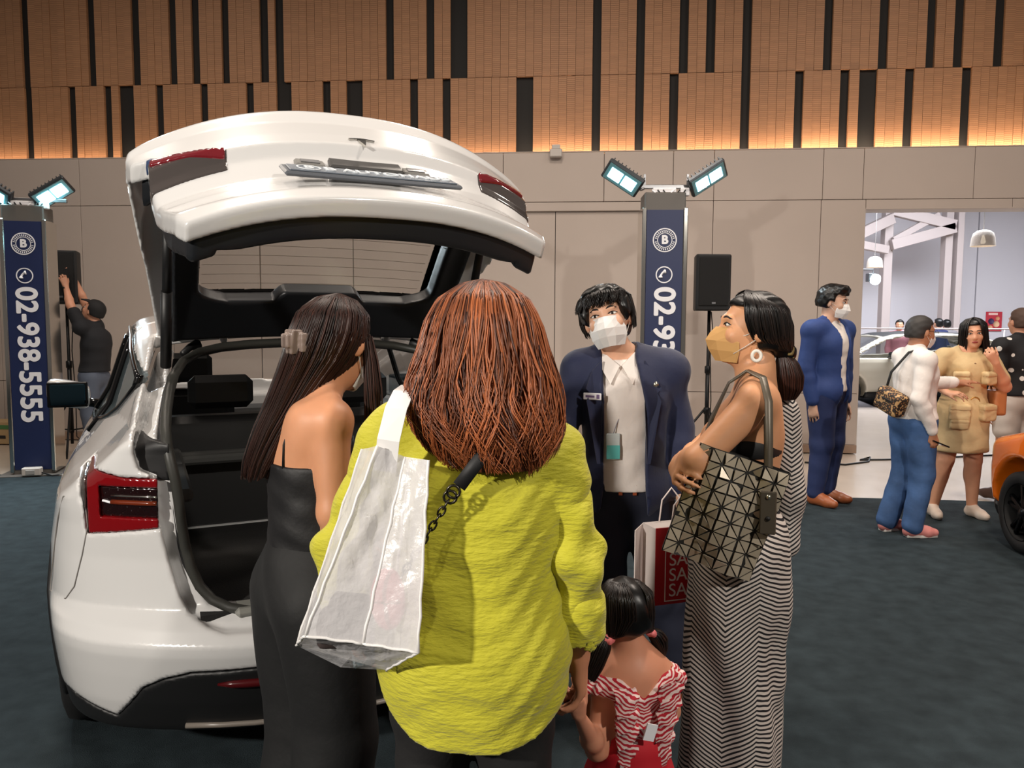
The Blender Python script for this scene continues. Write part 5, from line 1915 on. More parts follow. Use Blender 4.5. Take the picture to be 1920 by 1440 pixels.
# ---------------------------------------------------------------- woman in the striped dress
p = Person('woman in a one-shoulder striped dress and tan mask with a ponytail', 1.64, (.69, 2.33), 76, fat=.98, sw=.095, vox=.0075,
           joints=dict(head=(.006, -.030, 1.525), neck=(.01, -.052, 1.385), shL=(-.130, -.045, 1.325), elL=(-.205, .115, 1.155), wrL=(-.045, .165, 1.12), shR=(.135, -.055, 1.325), elR=(.16, .10, 1.13), wrR=(-.105, .175, 1.115),
                       chest=(0, -.025, 1.20), waist=(0, -.01, 1.03)), head=(6, 0, 12), tone=(214, 156, 116), hk=.95)
HM = frame_to((-.85, -.12, .03), (-.2, .95, .35))
p.add('body', p.torso() + p.traps() + p.arm('L', upto=2, fat=1.02) + p.arm('R', upto=2) + p.leg('L') + p.leg('R') + p.foot('L') + p.foot('R') + p.headp(1.)
      + [el((-.07, -.085, 1.27), (.05, .03, .07), rotm(0, -12, 0), .05), el((-.05, .065, 1.19), (.055, .045, .05), None, .03), el((.05, .065, 1.19), (.055, .045, .05), None, .03)]
      + p.hand('R', HM, (22, 32, 25), thumb=(40, 20), spread=3) + p.hand('L', frame_to((.9, .1, -.2), (0, .9, .3)), (20, 30, 20)), skin((214, 156, 116)), .0072)
# stripes: alternate bias panels meet in seams, as cut in the cloth
M_str = mat('striped_cloth', (200, 192, 184), .8)
n_, l_, b_ = nodes(M_str)
tc = n_.new('ShaderNodeTexCoord')
sp = n_.new('ShaderNodeSeparateXYZ')
l_.new(tc.outputs['Object'], sp.inputs[0])


def mnode(op, a, b=None, c=None):
    m = n_.new('ShaderNodeMath')
    m.operation = op
    for i, v in enumerate((a, b, c)):
        if v is None:
            continue
        if isinstance(v, (int, float)):
            m.inputs[i].default_value = v
        else:
            l_.new(v, m.inputs[i])
    return m.outputs[0]


ay = mnode('ABSOLUTE', mnode('ADD', sp.outputs['Y'], -.018))
ay2 = mnode('PINGPONG', mnode('ADD', sp.outputs['Y'], 1.018), .095)
nz = n_.new('ShaderNodeTexNoise')
nz.inputs['Scale'].default_value = 7
l_.new(tc.outputs['Object'], nz.inputs['Vector'])
ht = mnode('MULTIPLY_ADD', ay2, .62, sp.outputs['Z'])
ht = mnode('MULTIPLY_ADD', nz.outputs['Fac'], .028, ht)
st_ = mnode('FRACT', mnode('MULTIPLY', ht, 72.))
th = mnode('GREATER_THAN', st_, .44)
mxs = n_.new('ShaderNodeMix')
mxs.data_type = 'RGBA'
mxs.inputs[6].default_value = lin((22, 21, 26))
mxs.inputs[7].default_value = lin((206, 196, 188))
l_.new(th, mxs.inputs[0])
l_.new(mxs.outputs[2], b_.inputs['Base Color'])
dp = [el(p.J['pel'], (.152, .122, .13), None, .05), el(p.J['waist'], (.130, .105, .14), None, .05), el((0, -.015, 1.19), (.148, .118, .11), None, .05),
      rc((-.055, .01, .85), .125, (-.055, .02, .10), .150, .05), rc((.055, -.01, .85), .125, (.06, -.03, .10), .145, .05), rc((0, -.06, .90), .09, (.02, -.10, .45), .07, .06)]
folds = wob(20, .007, 1., 1.2, .25, .5)
dr = p.add('dress', dp, M_str, .008, lambda X, Y, Z: folds(X, Y, Z) * np.clip((1.15 - Z) / .4, .15, 1) + .012 * np.sin(38 * (Y + .35 * X) + 3.0 * np.sin(5 * Z)) * np.clip((.95 - Z) / .5, 0, 1),
           lambda X, Y, Z: np.maximum(Z - 1.215 - .35 * np.clip(X + .02, -.2, .2) + 0 * Y, .03 - Z + 0 * X + 0 * Y))
# draped panel over the right shoulder
p.add('shoulder_drape', [rc((.10, -.075, 1.36), .055, (.135, -.11, 1.20), .065, .04), rc((.135, -.11, 1.22), .07, (.12, -.13, .98), .07, .05), rc((.12, -.14, 1.1), .05, (.06, -.16, .86), .04, .05), rc((.09, -.13, 1.27), .05, (.07, -.165, 1.02), .05, .05)], M_str, .008, wob(40, .006, 1, 1, .2))
V, Q = sdf_mesh([el((0, -.015, 1.185), (.150, .120, .11), None, .03)], .008, None, lambda X, Y, Z: np.maximum(np.abs(Z - 1.185) - .032 + 0 * X + 0 * Y, X + .02))
obj('bandeau', V, Q, mat('black_webbing'), p.root, True)
for n in 'LR':
    p.add('shoe', p.foot(n, .006), M_shoe, .010)
p.eyes()
p.mask(mat('tan_mask', (196, 150, 92), .8), prot=1.04, wide=1.0)
hp_ = p.hp
p.add('hair', cap_prims(p, .012, -.055, .055) + [rc(hp_(0, -.09, -.035), .042 * p.hs, hp_(0, -.125, -.055), .026 * p.hs, .03)], hair_mat('black_hair', 0, 0), .006, lambda X, Y, Z: .0014 * np.sin(170 * Z + 60 * Y + 3 * np.sin(40 * X)))
env = [(.122, 0, .03, .006, .006), (.112, 0, .02, .05, .05), (.075, 0, .0, .088, .098), (.03, 0, -.012, .0915, .108), (-.02, 0, -.03, .086, .098), (-.05, 0, -.065, .058, .07), (-.055, 0, -.105, .03, .03)]
strands('hair_strands', p, env, H_black, 900, (150, 390), 11, .0019, 21, wave=(.02, 1, .2), endj=.04, dep=(.985, 1.025), locks=70, base=False)
env = [(.0, 0, 0, .018, .018), (-.03, 0, -.008, .030, .034), (-.07, 0, -.014, .036, .042), (-.11, 0, -.014, .032, .038), (-.145, 0, -.008, .016, .02)]
strands('ponytail', p, env, H_dark, 700, (0, 360), 14, .0019, 22, wave=(.05, 1, .2), endj=.06, dep=(.7, 1.03), locks=40, frame=(hp_(0, -.112, -.062), rotm(-4, 0, 12)))
V, Q = sdf_mesh([el(hp_(0, -.118, -.050), v3(.034, .020, .032), rotm(-40, 0, 12), .01)], .004, lambda X, Y, Z: .005 * np.sin(190 * X) * np.sin(150 * Z + 100 * Y))
obj('scrunchie', V, Q, mat('olive_satin', (128, 112, 72), .35), p.root, True)
# hoop earring on the left ear
ec = hp_(-.082, -.004, -.058)
tube('earring', [ec + v3(0, .0125 * math.cos(a), -.016 + .0150 * math.sin(a)) for a in np.linspace(0, 2 * PI, 16, endpoint=False)], .0052, mat('pearl_white', (232, 226, 216), .35), p.root, 8, True)
tube('earring_hook', [hp_(-.080, -.004, -.036), ec], .001, mat('gunmetal'), p.root, 5)
P_STR = p

# faceted tote on her left shoulder
ft = thing('faceted_tote', 'pewter tote of triangular plates on the shoulder of the striped woman', 'bag')
RZ = Matrix.Translation((.69, 2.33, .004)) @ Matrix.Rotation(math.radians(76), 4, 'Z')
# bag frame: u along the top edge (to her front), v down
TLc, TRc, BOT = v3(-.19, .105, 1.195), v3(-.185, -.125, 1.165), v3(-.205, -.03, .79)
U = v3(0, .93, .30)
U /= np.linalg.norm(U)
Vd = v3(-.02, .30, -.93)
Vd = Vd - U * (Vd @ U)
Vd /= np.linalg.norm(Vd)
Nn = np.cross(U, Vd)
ft.matrix_world = RZ @ Matrix(((U[0], Vd[0], Nn[0], -.225), (U[1], Vd[1], Nn[1], -.135), (U[2], Vd[2], Nn[2], 1.135), (0, 0, 0, 1)))
M_plate = mat('pewter_plate', (182, 170, 150), .34, .2, noise=(4, .15))
M_mesh_ = mat('dark_bag_mesh', (28, 26, 24), .7)
a_ = .0365
NU, NV = 7, 9
sgn = 1 if Nn[0] < 0 else -1       # outward (to the camera side)


def tri_mesh(kind):
    g = .0018
    base = {0: [(g, g), (a_ - 2.4 * g, g), (g, a_ - 2.4 * g)], 1: [(a_ - g, a_ - g), (2.4 * g, a_ - g), (a_ - g, 2.4 * g)],
            2: [(2.4 * g, g), (a_ - g, g), (a_ - g, a_ - 2.4 * g)], 3: [(a_ - 2.4 * g, a_ - g), (g, a_ - g), (g, 2.4 * g)]}[kind]
    V = [(x, y, 0) for x, y in base] + [(x, y, sgn * .0025) for x, y in base]
    F_ = [[0, 1, 2], [5, 4, 3], [0, 3, 4, 1], [1, 4, 5, 2], [2, 5, 3, 0]]
    me = newmesh('facet', V, F_, [M_plate])
    import bmesh
    bm = bmesh.new()
    bm.from_mesh(me)
    bmesh.ops.recalc_face_normals(bm, faces=bm.faces)
    bm.to_mesh(me)
    bm.free()
    return me


TM = [tri_mesh(k) for k in range(4)]
rgf = random.Random(8)


def bagz(i, j):
    """soft bulge of the bag face, with a dent on her front side"""
    x, y = i / NU, j / NV
    return sgn * (.030 * math.sin(PI * min(1, max(0, x))) * math.sin(PI * min(1, max(0, y * .9 + .1))) + .012 * math.sin(9 * x + 5 * y))


for i in range(NU):
    for j in range(NV):
        for k in ((0, 1) if (i + j) % 2 else (2, 3)):
            o = link('facet', TM[k], ft)
            cz = bagz(i + .5, j + .5)
            gx = (bagz(i + 1, j + .5) - bagz(i, j + .5)) / a_
            gy = (bagz(i + .5, j + 1) - bagz(i + .5, j)) / a_
            jx, jy = gx + rgf.gauss(0, .14), gy + rgf.gauss(0, .14)
            nx = Vector((1, 0, jx)).normalized()
            nz_ = nx.cross(Vector((0, 1, jy))).normalized()
            ny = nz_.cross(nx)
            c0 = Vector((i * a_ + a_ / 2, j * a_ + a_ / 2, cz))
            Mx = Matrix(((nx.x, ny.x, nz_.x, c0.x), (nx.y, ny.y, nz_.y, c0.y), (nx.z, ny.z, nz_.z, c0.z), (0, 0, 0, 1))) @ Matrix.Translation((-a_ / 2, -a_ / 2, 0))
            o.matrix_local = Mx
# mesh body behind the plates, and the far face
V, Fq = [], []
for side in (0, 1):
    for j in range(NV + 1):
        for i in range(NU + 1):
            z = bagz(i, j) - sgn * .003 if side == 0 else -sgn * .035 - bagz(i, j) * .3
            V.append((i * a_, j * a_, z))
nn = (NU + 1) * (NV + 1)
for side in (0, 1):
    for j in range(NV):
        for i in range(NU):
            q = side * nn + j * (NU + 1) + i
            Fq.append([q, q + 1, q + NU + 2, q + NU + 1])
rim = [i for i in range(NU + 1)] + [j * (NU + 1) + NU for j in range(1, NV + 1)] + [NV * (NU + 1) + i for i in range(NU - 1, -1, -1)] + [j * (NU + 1) for j in range(NV - 1, 0, -1)]
for a, b in zip(rim, rim[1:] + rim[:1]):
    if a <= NU and b <= NU:
        continue
    Fq.append([a, b, b + nn, a + nn])
obj('mesh_body', V, Fq, M_mesh_, ft, True)
MI = ft.matrix_world.inverted() @ RZ
# straps: from the bag over the shoulder (given in her frame)
for dx, dz in ((0., 0.), (.045, -.004)):
    pts = [(-.245 + dx * .4, -.075, .99 + dx), (-.238 + dx * .4, -.075, 1.10), (-.222 + dx * .6, -.074, 1.22), (-.198 + dx, -.072, 1.33), (-.158 + dx, -.058, 1.392), (-.118 + dx, -.02, 1.408), (-.11 + dx, .03, 1.372), (-.125 + dx, .075, 1.27), (-.15 + dx, .10, 1.19)]
    nrm = [(-1, -.1, .1)] * 3 + [(-.9, -.2, .4), (-.5, -.1, .8), (0, .1, 1), (0, .6, .7), (-.3, .9, .2), (-.5, .8, 0)]
    o = ribbon('strap', pts, nrm, .022, .004, mat('pewter_strap', (92, 84, 72), .4, .3), ft)
    o.matrix_local = MI
tabs = box('strap_tab', (-.022, .022, -.004, .004, -.07, .05), mat('pewter_strap'), ft, bev=.003)
tabs.matrix_local = MI @ Matrix.Translation((-.252, -.075, 1.04)) @ Matrix.Rotation(PI / 2, 4, 'Z')
o = lathe('rivet', [(.001, .004), (.006, .003), (.007, 0)], mat('silver_pin'), ft, 10)
o.matrix_local = MI @ Matrix.Translation((-.257, -.075, 1.075)) @ Matrix.Rotation(-PI / 2, 4, 'Y')
o = lathe('rivet', [(.001, .004), (.006, .003), (.007, 0)], mat('black_webbing'), ft, 10)
o.matrix_local = MI @ Matrix.Translation((-.257, -.075, 1.015)) @ Matrix.Rotation(-PI / 2, 4, 'Y')

# paper carrier between the salesman and the striped woman
cb_ = thing('paper_bag', 'red and white SALE paper bag hanging beside the striped dress', 'bag', (.50, 2.52, .62), math.radians(18))
M_pw = mat('white_paper', (226, 214, 210), .7)
M_pr = mat('red_paper', (186, 24, 36), .55)
box('side_panel', [(-.075, -.072, -.055, .055, .0, .245)], M_pw, cb_, loc=(0, 0, 0), rot=(0, 0, math.radians(-42)))
box('front_panel', [(-.04, .17, -.100, -.097, .0, .26)], M_pr, cb_, loc=(0, .06, 0))
box('body', (-.035, .165, -.036, .06, .0, .255), mat('paper_inside', (200, 190, 186), .8), cb_)
for k in range(4):
    text('lettering', 'SALE', .062, M_letter, cb_, (.075, -.0415, .045 + .052 * k), (PI / 2, 0, 0), .0008)
box('lettering_frame', [(-.005, .155, -.0415, -.040, .010, .013), (-.005, -.002, -.0415, -.040, .010, .23)], M_letter, cb_)
for y in (-.03, .05):
    tube('handle', [(.02, y, .25), (.03, y, .33), (.065, y, .37), (.10, y, .33), (.11, y, .25)], .003, M_pw, cb_, 6)

# ---------------------------------------------------------------- little girl
p = Person('little girl with pigtails in a red and white striped ruffled dress', .86, (.312, 1.91), 15, fat=1.12, sw=.098, vox=.006, hk=1.30,
           joints=dict(head=(-.022, .005, .785), neck=(0, -.005, .675), shL=(-.072, -.005, .615), elL=(-.105, -.035, .465), wrL=(-.19, -.140, .615), shR=(.085, -.01, .61), elR=(.12, .03, .50), wrR=(.08, .10, .44)),
           head=(-8, 0, 8), tone=(206, 142, 112))
HM = frame_to((-.35, -.35, .85), (-.2, -.9, -.2))
p.add('body', p.torso() + p.traps() + p.arm('L', upto=2, fat=1.15) + p.arm('R', upto=2, fat=1.15) + p.leg('L', fat=1.1) + p.leg('R', fat=1.1) + p.foot('L') + p.foot('R') + p.headp()
      + p.hand('L', HM, (30, 40, 30), sc=1.1) + p.hand('R', frame_to((-.5, .8, .2), (0, 0, 1)), (30, 40, 30), sc=1.1), skin((206, 142, 112)), .0055)
M_gs = mat('red_white_stripes', (225, 205, 200), .8)
n_, l_, b_ = nodes(M_gs)
tc = n_.new('ShaderNodeTexCoord')
sp = n_.new('ShaderNodeSeparateXYZ')
l_.new(tc.outputs['Object'], sp.inputs[0])
nz = n_.new('ShaderNodeTexNoise')
nz.inputs['Scale'].default_value = 22
l_.new(tc.outputs['Object'], nz.inputs['Vector'])
ht = mnode('MULTIPLY_ADD', nz.outputs['Fac'], .035, sp.outputs['Z'])
ht = mnode('MULTIPLY_ADD', mnode('ABSOLUTE', sp.outputs['X']), -.5, ht)
th = mnode('GREATER_THAN', mnode('FRACT', mnode('MULTIPLY', ht, 88.)), .5)
mxs = n_.new('ShaderNodeMix')
mxs.data_type = 'RGBA'
mxs.inputs[6].default_value = lin((176, 20, 40))
mxs.inputs[7].default_value = lin((232, 206, 200))
l_.new(th, mxs.inputs[0])
l_.new(mxs.outputs[2], b_.inputs['Base Color'])
p.add('bodice', p.torso(.010, k=.03) + [rc((-.085, -.01, .625), .030, (-.02, -.055, .60), .025, .02), rc((.09, -.01, .62), .030, (.03, -.055, .60), .025, .02)], M_gs, .006, wob(60, .002),
      lambda X, Y, Z: np.maximum(.42 - Z + 0 * X + 0 * Y, Z - .645 + .9 * np.clip(.055 - np.abs(X), 0, 1) + 0 * Y))
# ruffles: gathered strips down the back
for q, x0 in ((-1, -.045), (1, .05)):
    V, Fq = [], []
    nu_, nv_ = 40, 5
    for i in range(nu_):
        t = i / (nu_ - 1)
        z = .635 - .24 * t
        x = x0 * (1.25 - .45 * t) + .0 * q
        for j in range(nv_):
            w = (j / (nv_ - 1) - .5) * .062 * (1 - .3 * t)
            y = -.094 + .030 * abs(t - .15) - .012 * math.cos(PI * (j / (nv_ - 1) - .5)) - .010 * math.sin(34 * t + 1.5 * j + q) * abs(j - 2) / 2
            V.append((x + w, y, z + .006 * math.sin(40 * t + j)))
    for i in range(nu_ - 1):
        for j in range(nv_ - 1):
            a = i * nv_ + j
            Fq.append([a, a + 1, a + nv_ + 1, a + nv_])
    n0 = len(V)
    V += [(x, y + .004, z) for x, y, z in V]
    Fq += [[c + n0 for c in f_[::-1]] for f_ in Fq]
    obj('ruffle', V, Fq, M_gs, p.root, True)
for q, (sx, sy) in ((-1, (-.095, -.005)), (1, (.10, -.01))):
    V, Q = sdf_mesh([el((sx, sy, .622), (.042, .048, .020), rotm(0, q * 25, 0), .01)], .005, lambda X, Y, Z: .006 * np.sin(170 * X + 2) * np.sin(160 * Y))
    obj('shoulder_frill', V, Q, M_gs, p.root, True)
M_rs = mat('red_skirt', (186, 16, 34), .75)
p.add('skirt', [rc((0, 0, .45), .088, (0, 0, .20), .165, .03), el((0, 0, .46), (.098, .085, .05), None, .03)], M_rs, .008, lambda X, Y, Z: .007 * np.sin(9 * np.arctan2(Y + 0 * Z, X + 1e-4 + 0 * Z)) * np.clip((.45 - Z) / .2, 0, 1), lambda X, Y, Z: .20 - Z + 0 * X + 0 * Y)
box('care_label', (-.014, .014, -.004, 0, -.020, .020), M_letter, p.root, loc=(-.002, -.112, .535), rot=(0, .3, 0))
for n in 'LR':
    p.add('shoe', p.foot(n, .005), mat('red_shoe', (150, 24, 40), .4), .008)
hp_ = p.hp
p.add('hair', cap_prims(p, .010, -.07, .06), hair_mat('black_hair', 0, 0), .005, lambda X, Y, Z: .0012 * np.sin(150 * X + 60 * Z))
for q in (-1, 1):
    env = [(.118, 0, -.01, .004, .006), (.108, q * .02, -.012, .03, .055), (.07, q * .02, -.014, .068, .100), (.0, q * .015, -.014, .075, .104), (-.06, q * .05, -.03, .035, .05), (-.075, q * .075, -.03, .012, .016)]
    strands('parted_hair', p, env, H_black, 420, ((95, 265) if q < 0 else (275, 445)), 12, .0018, 31 + q, wave=(.02, 1, .2), endj=.03, dep=(.98, 1.03), locks=40, base=False)
    fr1 = (hp_(q * .086, -.03, -.068), rotm(0, -q * 26, 8))
    env = [(0, 0, 0, .010, .010), (-.03, q * .010, 0, .026, .026), (-.065, q * .014, 0, .028, .028), (-.10, q * .010, 0, .018, .018), (-.125, q * .006, 0, .006, .006)] if q > 0 else [(0, 0, 0, .012, .012), (-.04, 0, 0, .026, .026), (-.10, 0, 0, .026, .026), (-.16, 0, 0, .016, .016)]
    strands('pigtail', p, env, H_black, 320, (0, 360), 12, .0018, 35 + q, wave=(.1, 1, .2), endj=.06, dep=(.6, 1.03), locks=24, frame=fr1)
    V, Q = sdf_mesh([el(hp_(q * .084, -.03, -.078), v3(.018, .018, .010), rotm(0, q * 18, 0), .004)], .0035, lambda X, Y, Z: .003 * np.sin(300 * X) * np.sin(300 * Y))
    obj('hair_tie', V, Q, mat('pink_hair_tie', (214, 110, 110), .6), p.root, True)
p.root.scale = (1.035, 1.035, 1.035)
# ================================================================ other cars on show
def show_car(name, label, paint, loc, rz, sc, vox, roofm):
    t = thing(name, label, 'car', loc, math.radians(rz), 'other cars on show')
    S = np.array(sc)

    def baked(nm, V, Q, m):
        return obj(nm, V * S, Q, m, t, True)
    V, Q = fn_mesh(make_body(vox, False), (-1.05, -.12, .12), (1.05, 4.80, 1.68), vox, 2, True)
    baked('body', V, Q, paint)

    def sh(nm, off, reg, lo, hi, v, m):
        o = sheet(nm, off, reg, lo, hi, v, m, t)
        n = len(o.data.vertices)
        co = np.empty(n * 3, np.float32)
        o.data.vertices.foreach_get('co', co)
        o.data.vertices.foreach_set('co', (co.reshape(-1, 3) * S).astype(np.float32).ravel())
    sh('side_window', .006, lambda P: win_side(P) - .01, (-1.0, .5, 1.0), (1.0, 3.85, 1.60), vox, M_glass)
    sh('roof', .001, lambda P: win_top(P, 1.0, 3.05, -.02), (-.75, .9, 1.3), (.75, 3.15, 1.67), vox, roofm)
    sh('windscreen', .003, lambda P: win_top(P, 3.08, 3.86, -.02), (-.85, 2.98, .95), (.85, 3.95, 1.62), vox, M_glass)
    V, Q = fn_mesh(lambda P: np.maximum(np.maximum(np.maximum(O(P) + .002, low_reg(P) + .002), -(O(P) + .08)), -arch(P)), (-1.05, -.12, .12), (1.05, 4.8, .52), vox, 1, True)
    baked('lower_cladding', V, Q, M_blk)
    r = .352 * sc[2] / .86 * .86 * .94
    for wy in (1.0, 3.89):
        for s in (-1, 1):
            k = r / .355
            wh = lathe('wheel', [(a * k, b * k) for a, b in ((.245, -.11), (.30, -.115), (.340, -.10), (.355, 0), (.340, .10), (.30, .115), (.245, .11), (.235, .06), (.235, -.06), (.245, -.11))], M_tyre, t, 40, loc=(s * .835 * sc[0], wy * sc[1], r - .002), rot=(0, s * PI / 2, 0))
            lathe('rim', [(.001, .02 * k), (.235 * k, .0), (.245 * k, .10 * k), (.235 * k, .112 * k)], mat('black_rim', (16, 16, 18), .25, .5), wh, 40)
            for q in range(10):
                a = 2 * PI * (q // 2) / 5 + (.16 if q % 2 else -.16)
                o = box('spoke', (.03 * k, .232 * k, -.013, .013, .05 * k, .085 * k), mat('black_rim'), wh, bev=.005)
                o.rotation_euler = (0, 0, a)
            lathe('hub_cap', [(.001, .10 * k), (.03 * k, .098 * k), (.045 * k, .06 * k)], M_rim, wh, 16)
            lathe('brake_disc', [(.06 * k, .015 * k), (.18 * k, .012 * k)], M_alu, wh, 30)
    for s in (-1, 1):
        V, Q = fn_mesh(lambda P: np.sqrt((P[..., 0] / .10) ** 4 + (P[..., 1] / .07) ** 4 + (P[..., 2] / .07) ** 4) ** .5 - 1, (-.14, -.1, -.1), (.14, .1, .1), .012, 1)
        obj('door_mirror', V, Q, M_gloss, t, True, loc=(s * 1.02 * sc[0], 3.02 * sc[1], 1.10 * sc[2]))
        tube('mirror_stalk', [(s * .98 * sc[0], 3.02 * sc[1], 1.07 * sc[2]), (s * .86 * sc[0], 3.04 * sc[1], 1.04 * sc[2])], .025, M_gloss, t, 6)
    return t


show_car('convertible', 'cream white car with a black soft top in the neighbouring hall', mat('cream_paint', (214, 206, 186), .25, coat=1.), (9.95, 15.4, .0), 92, (.96, .95, .88), .038, mat('black_soft_top', (24, 24, 27), .8))
show_car('orange_car', 'orange car with black wheels cut off by the right edge', mat('orange_paint', (232, 112, 16), .25, coat=1.), (4.0, 1.47, .004), -5, (.95, .92, .86), .030, M_gloss)

# ================================================================ background people
# man in the blue suit by the wall end
p = Person('masked man in a blue suit standing by the end of the wall', 1.86, (2.70, 6.56), -138, fat=1.02, sw=.115, vox=.012,
           joints=dict(shR=(.19, -.05, 1.49), shL=(-.19, .04, 1.49), elR=(.235, -.08, 1.17), wrR=(.22, -.01, .885), elL=(-.24, .03, 1.17), wrL=(-.22, .06, .88)), tone=(206, 164, 140), head=(-10, 0, 10))
p.add('body', p.torso() + p.traps() + p.arm('L', upto=2) + p.arm('R', upto=2) + p.leg('L') + p.leg('R') + p.foot('L') + p.foot('R') + p.headp() + p.hand('R', frame_to((0, .1, -1), (1, 0, 0)), (20, 30, 20)) + p.hand('L', frame_to((0, .1, -1), (-1, 0, 0)), (20, 30, 20)), skin((206, 164, 140)), .012)
M_bs = mat('blue_suit', (36, 60, 116), .75, bump=(11, .5))
p.add('shirt', p.torso(.016, depth=1.05) + [rc(p.J['neck'] - v3(0, 0, .02), .072, p.J['neck'] + v3(0, .01, .015), .068, .02)], M_shirt, .011, wob(38, .002), lambda X, Y, Z: .98 - Z + 0 * X + 0 * Y)
p.add('jacket', p.torso(.036, depth=1.05) + p.traps(.012) + p.arm('L', .024, 1.93) + p.arm('R', .024, 1.93) + [rc((-.16, 0, 1.515), .05, (.16, 0, 1.515), .05, .05), el((0, 0, .98), (.20, .145, .15), None, .05)], M_bs, .011, wob(24, .002, 1, 1, .7),
      lambda X, Y, Z: np.maximum(np.where(np.abs(X) > .255, -1 + 0 * (X + Y + Z), np.maximum(np.where(Y > .02, np.interp(Z, [.84, 1.05, 1.3, 1.5, 1.6], [.06, .05, .075, .075, .08]) - np.abs(X), -1), .86 - Z + 0 * X + 0 * Y)), np.where(Z > 1.52, .07 - np.sqrt(X ** 2 + (Y - .01) ** 2) + 0 * Z, -1)))
p.add('trousers', [p.pelvis(.014)] + p.leg('L', .026, 1.95) + p.leg('R', .026, 1.95), mat('dark_blue_trousers', (28, 42, 84), .8, bump=(10, .5)), .013, wob(22, .002))
for n in 'LR':
    p.add('shoe', p.foot(n, .010), M_brown_shoe, .010)
p.eyes()
p.mask(mat('white_mask'))
p.add('hair', cap_prims(p, .022, -.045, .05) + [el(p.hp(0, .05, .10), v3(.075, .045, .035) * p.hs, p.H, .02)], hair_mat('black_hair', 0, 0), .008, lambda X, Y, Z: .006 * np.sin(90 * X + 3) * np.sin(90 * Y + 1) * np.sin(80 * Z))

# older man with jeans and a leopard bag
p = Person('older man in a white shirt and blue jeans gesturing to the woman in khaki', 1.61, (2.95, 5.61), -82, fat=1.12, sw=.105, vox=.011,
           joints=dict(shR=(.155, -.03, 1.29), elR=(.195, -.10, 1.02), wrR=(.19, .02, .78), shL=(-.15, .0, 1.30), elL=(-.14, .15, 1.10), wrL=(-.08, .40, 1.115), knR=(.09, .03, .46), anR=(.10, -.04, .075), knL=(-.07, .0, .46), anL=(-.08, -.12, .075), head=(0, .03, 1.49)), tone=(176, 122, 92), head=(-8, 0, 0))
p.add('body', p.torso() + p.traps() + p.arm('L', upto=2) + p.arm('R', upto=2) + p.leg('L') + p.leg('R') + p.foot('L') + p.foot('R') + p.headp() + p.hand('R', frame_to((0, .25, -1), (1, 0, 0)), (40, 50, 30)) + p.hand('L', frame_to((.1, 1, .05), (.2, 0, 1)), (8, 10, 8)), skin((176, 122, 92)), .011)
p.add('shirt', p.torso(.020) + p.arm('L', .016, 1.9) + p.arm('R', .016, 1.93) + p.traps(.010) + [rc(p.J['neck'] - v3(0, 0, .03), .07, p.J['neck'] + v3(0, .01, .01), .064, .03)], M_shirt, .010, wob(34, .002),
      lambda X, Y, Z: np.where((np.abs(X) > .19) | (Y > .17), -1 + 0 * (X + Y + Z), .86 - Z + 0 * X + 0 * Y))
M_jean = mat('blue_jeans', (58, 88, 132), .8, noise=(7, .25), bump=(12, .6))
p.add('jeans', [p.pelvis(.014)] + p.leg('L', .026, 1.97, flare=.012) + p.leg('R', .022, 1.97, flare=.012), M_jean, .011, wob(26, .002))
for n in 'LR':
    sh_ = p.add('sneaker', p.foot(n, .009), mat('pink_sneaker', (206, 130, 124), .6), .009)
    f = p.J['ft' + n]
    a = v3(p.J['an' + n][0], p.J['an' + n][1], .012)
    tube('sole', [a - f * .28, a + f * .4, a + f * 1.15], [.034, .038, .024], mat('white_sole', (222, 216, 210), .6), sh_, 10, flat=1.)
p.add('hair', cap_prims(p, .008, -.05, .045), mat('greying_hair', (46, 42, 40), .6), .008, lambda X, Y, Z: .002 * np.sin(140 * X) * np.sin(120 * Z))
p.mask(mat('white_mask'), prot=.95)
for q in (-1, 1):
    tube('glasses', [p.hp(q * (.032 + .02 * math.cos(a)), .100, .010 + .016 * math.sin(a)) for a in np.linspace(0, 2 * PI, 14, endpoint=False)], .0016, mat('gunmetal'), p.root, 5, True)
    tube('glasses_arm', [p.hp(q * .052, .098, .012), p.hp(q * .078, .02, .012), p.hp(q * .08, -.01, .004)], .0014, mat('gunmetal'), p.root, 5)
tube('suspender', [(.05, .10, 1.30), (.06, .125, 1.15), (.07, .12, .95)], .012, mat('black_webbing'), p.root, 6)
FR = Matrix.Translation((2.95, 5.61, .004)) @ Matrix.Rotation(math.radians(-82), 4, 'Z')
lb = thing('shoulder_bag', 'small leopard print bag on the back of the older man', 'bag')
lb.matrix_world = FR
M_leo = mat('leopard_print', (170, 128, 84), .6)
n_, l_, b_ = nodes(M_leo)
vo = n_.new('ShaderNodeTexVoronoi')
vo.inputs['Scale'].default_value = 40
tc = n_.new('ShaderNodeTexCoord')
l_.new(tc.outputs['Object'], vo.inputs['Vector'])
rp = n_.new('ShaderNodeValToRGB')
rp.color_ramp.interpolation = 'CONSTANT'
rp.color_ramp.elements[0].color = lin((140, 96, 58))
rp.color_ramp.elements[1].color = lin((186, 146, 98))
rp.color_ramp.elements[1].position = .62
e_ = rp.color_ramp.elements.new(.30)
e_.color = lin((40, 28, 20))
l_.new(vo.outputs['Distance'], rp.inputs[0])
l_.new(rp.outputs[0], b_.inputs['Base Color'])
V, Q = sdf_mesh([bx((.05, -.215, .99), (.085, .025, .055), rotm(0, 20, 10), .03)], .009)
obj('pouch', V, Q, M_leo, lb, True)
tube('flap', [(-.03, -.262, 1.03), (.05, -.275, 1.02), (.13, -.255, .99)], .006, mat('black_webbing'), lb, 6)
tube('strap', [(-.02, -.22, 1.04), (.0, -.19, 1.2), (.06, -.10, 1.345), (.07, .0, 1.375), (.07, .08, 1.30), (.03, .12, 1.15), (.0, .10, 1.0)], .009, mat('black_webbing'), lb, 6)
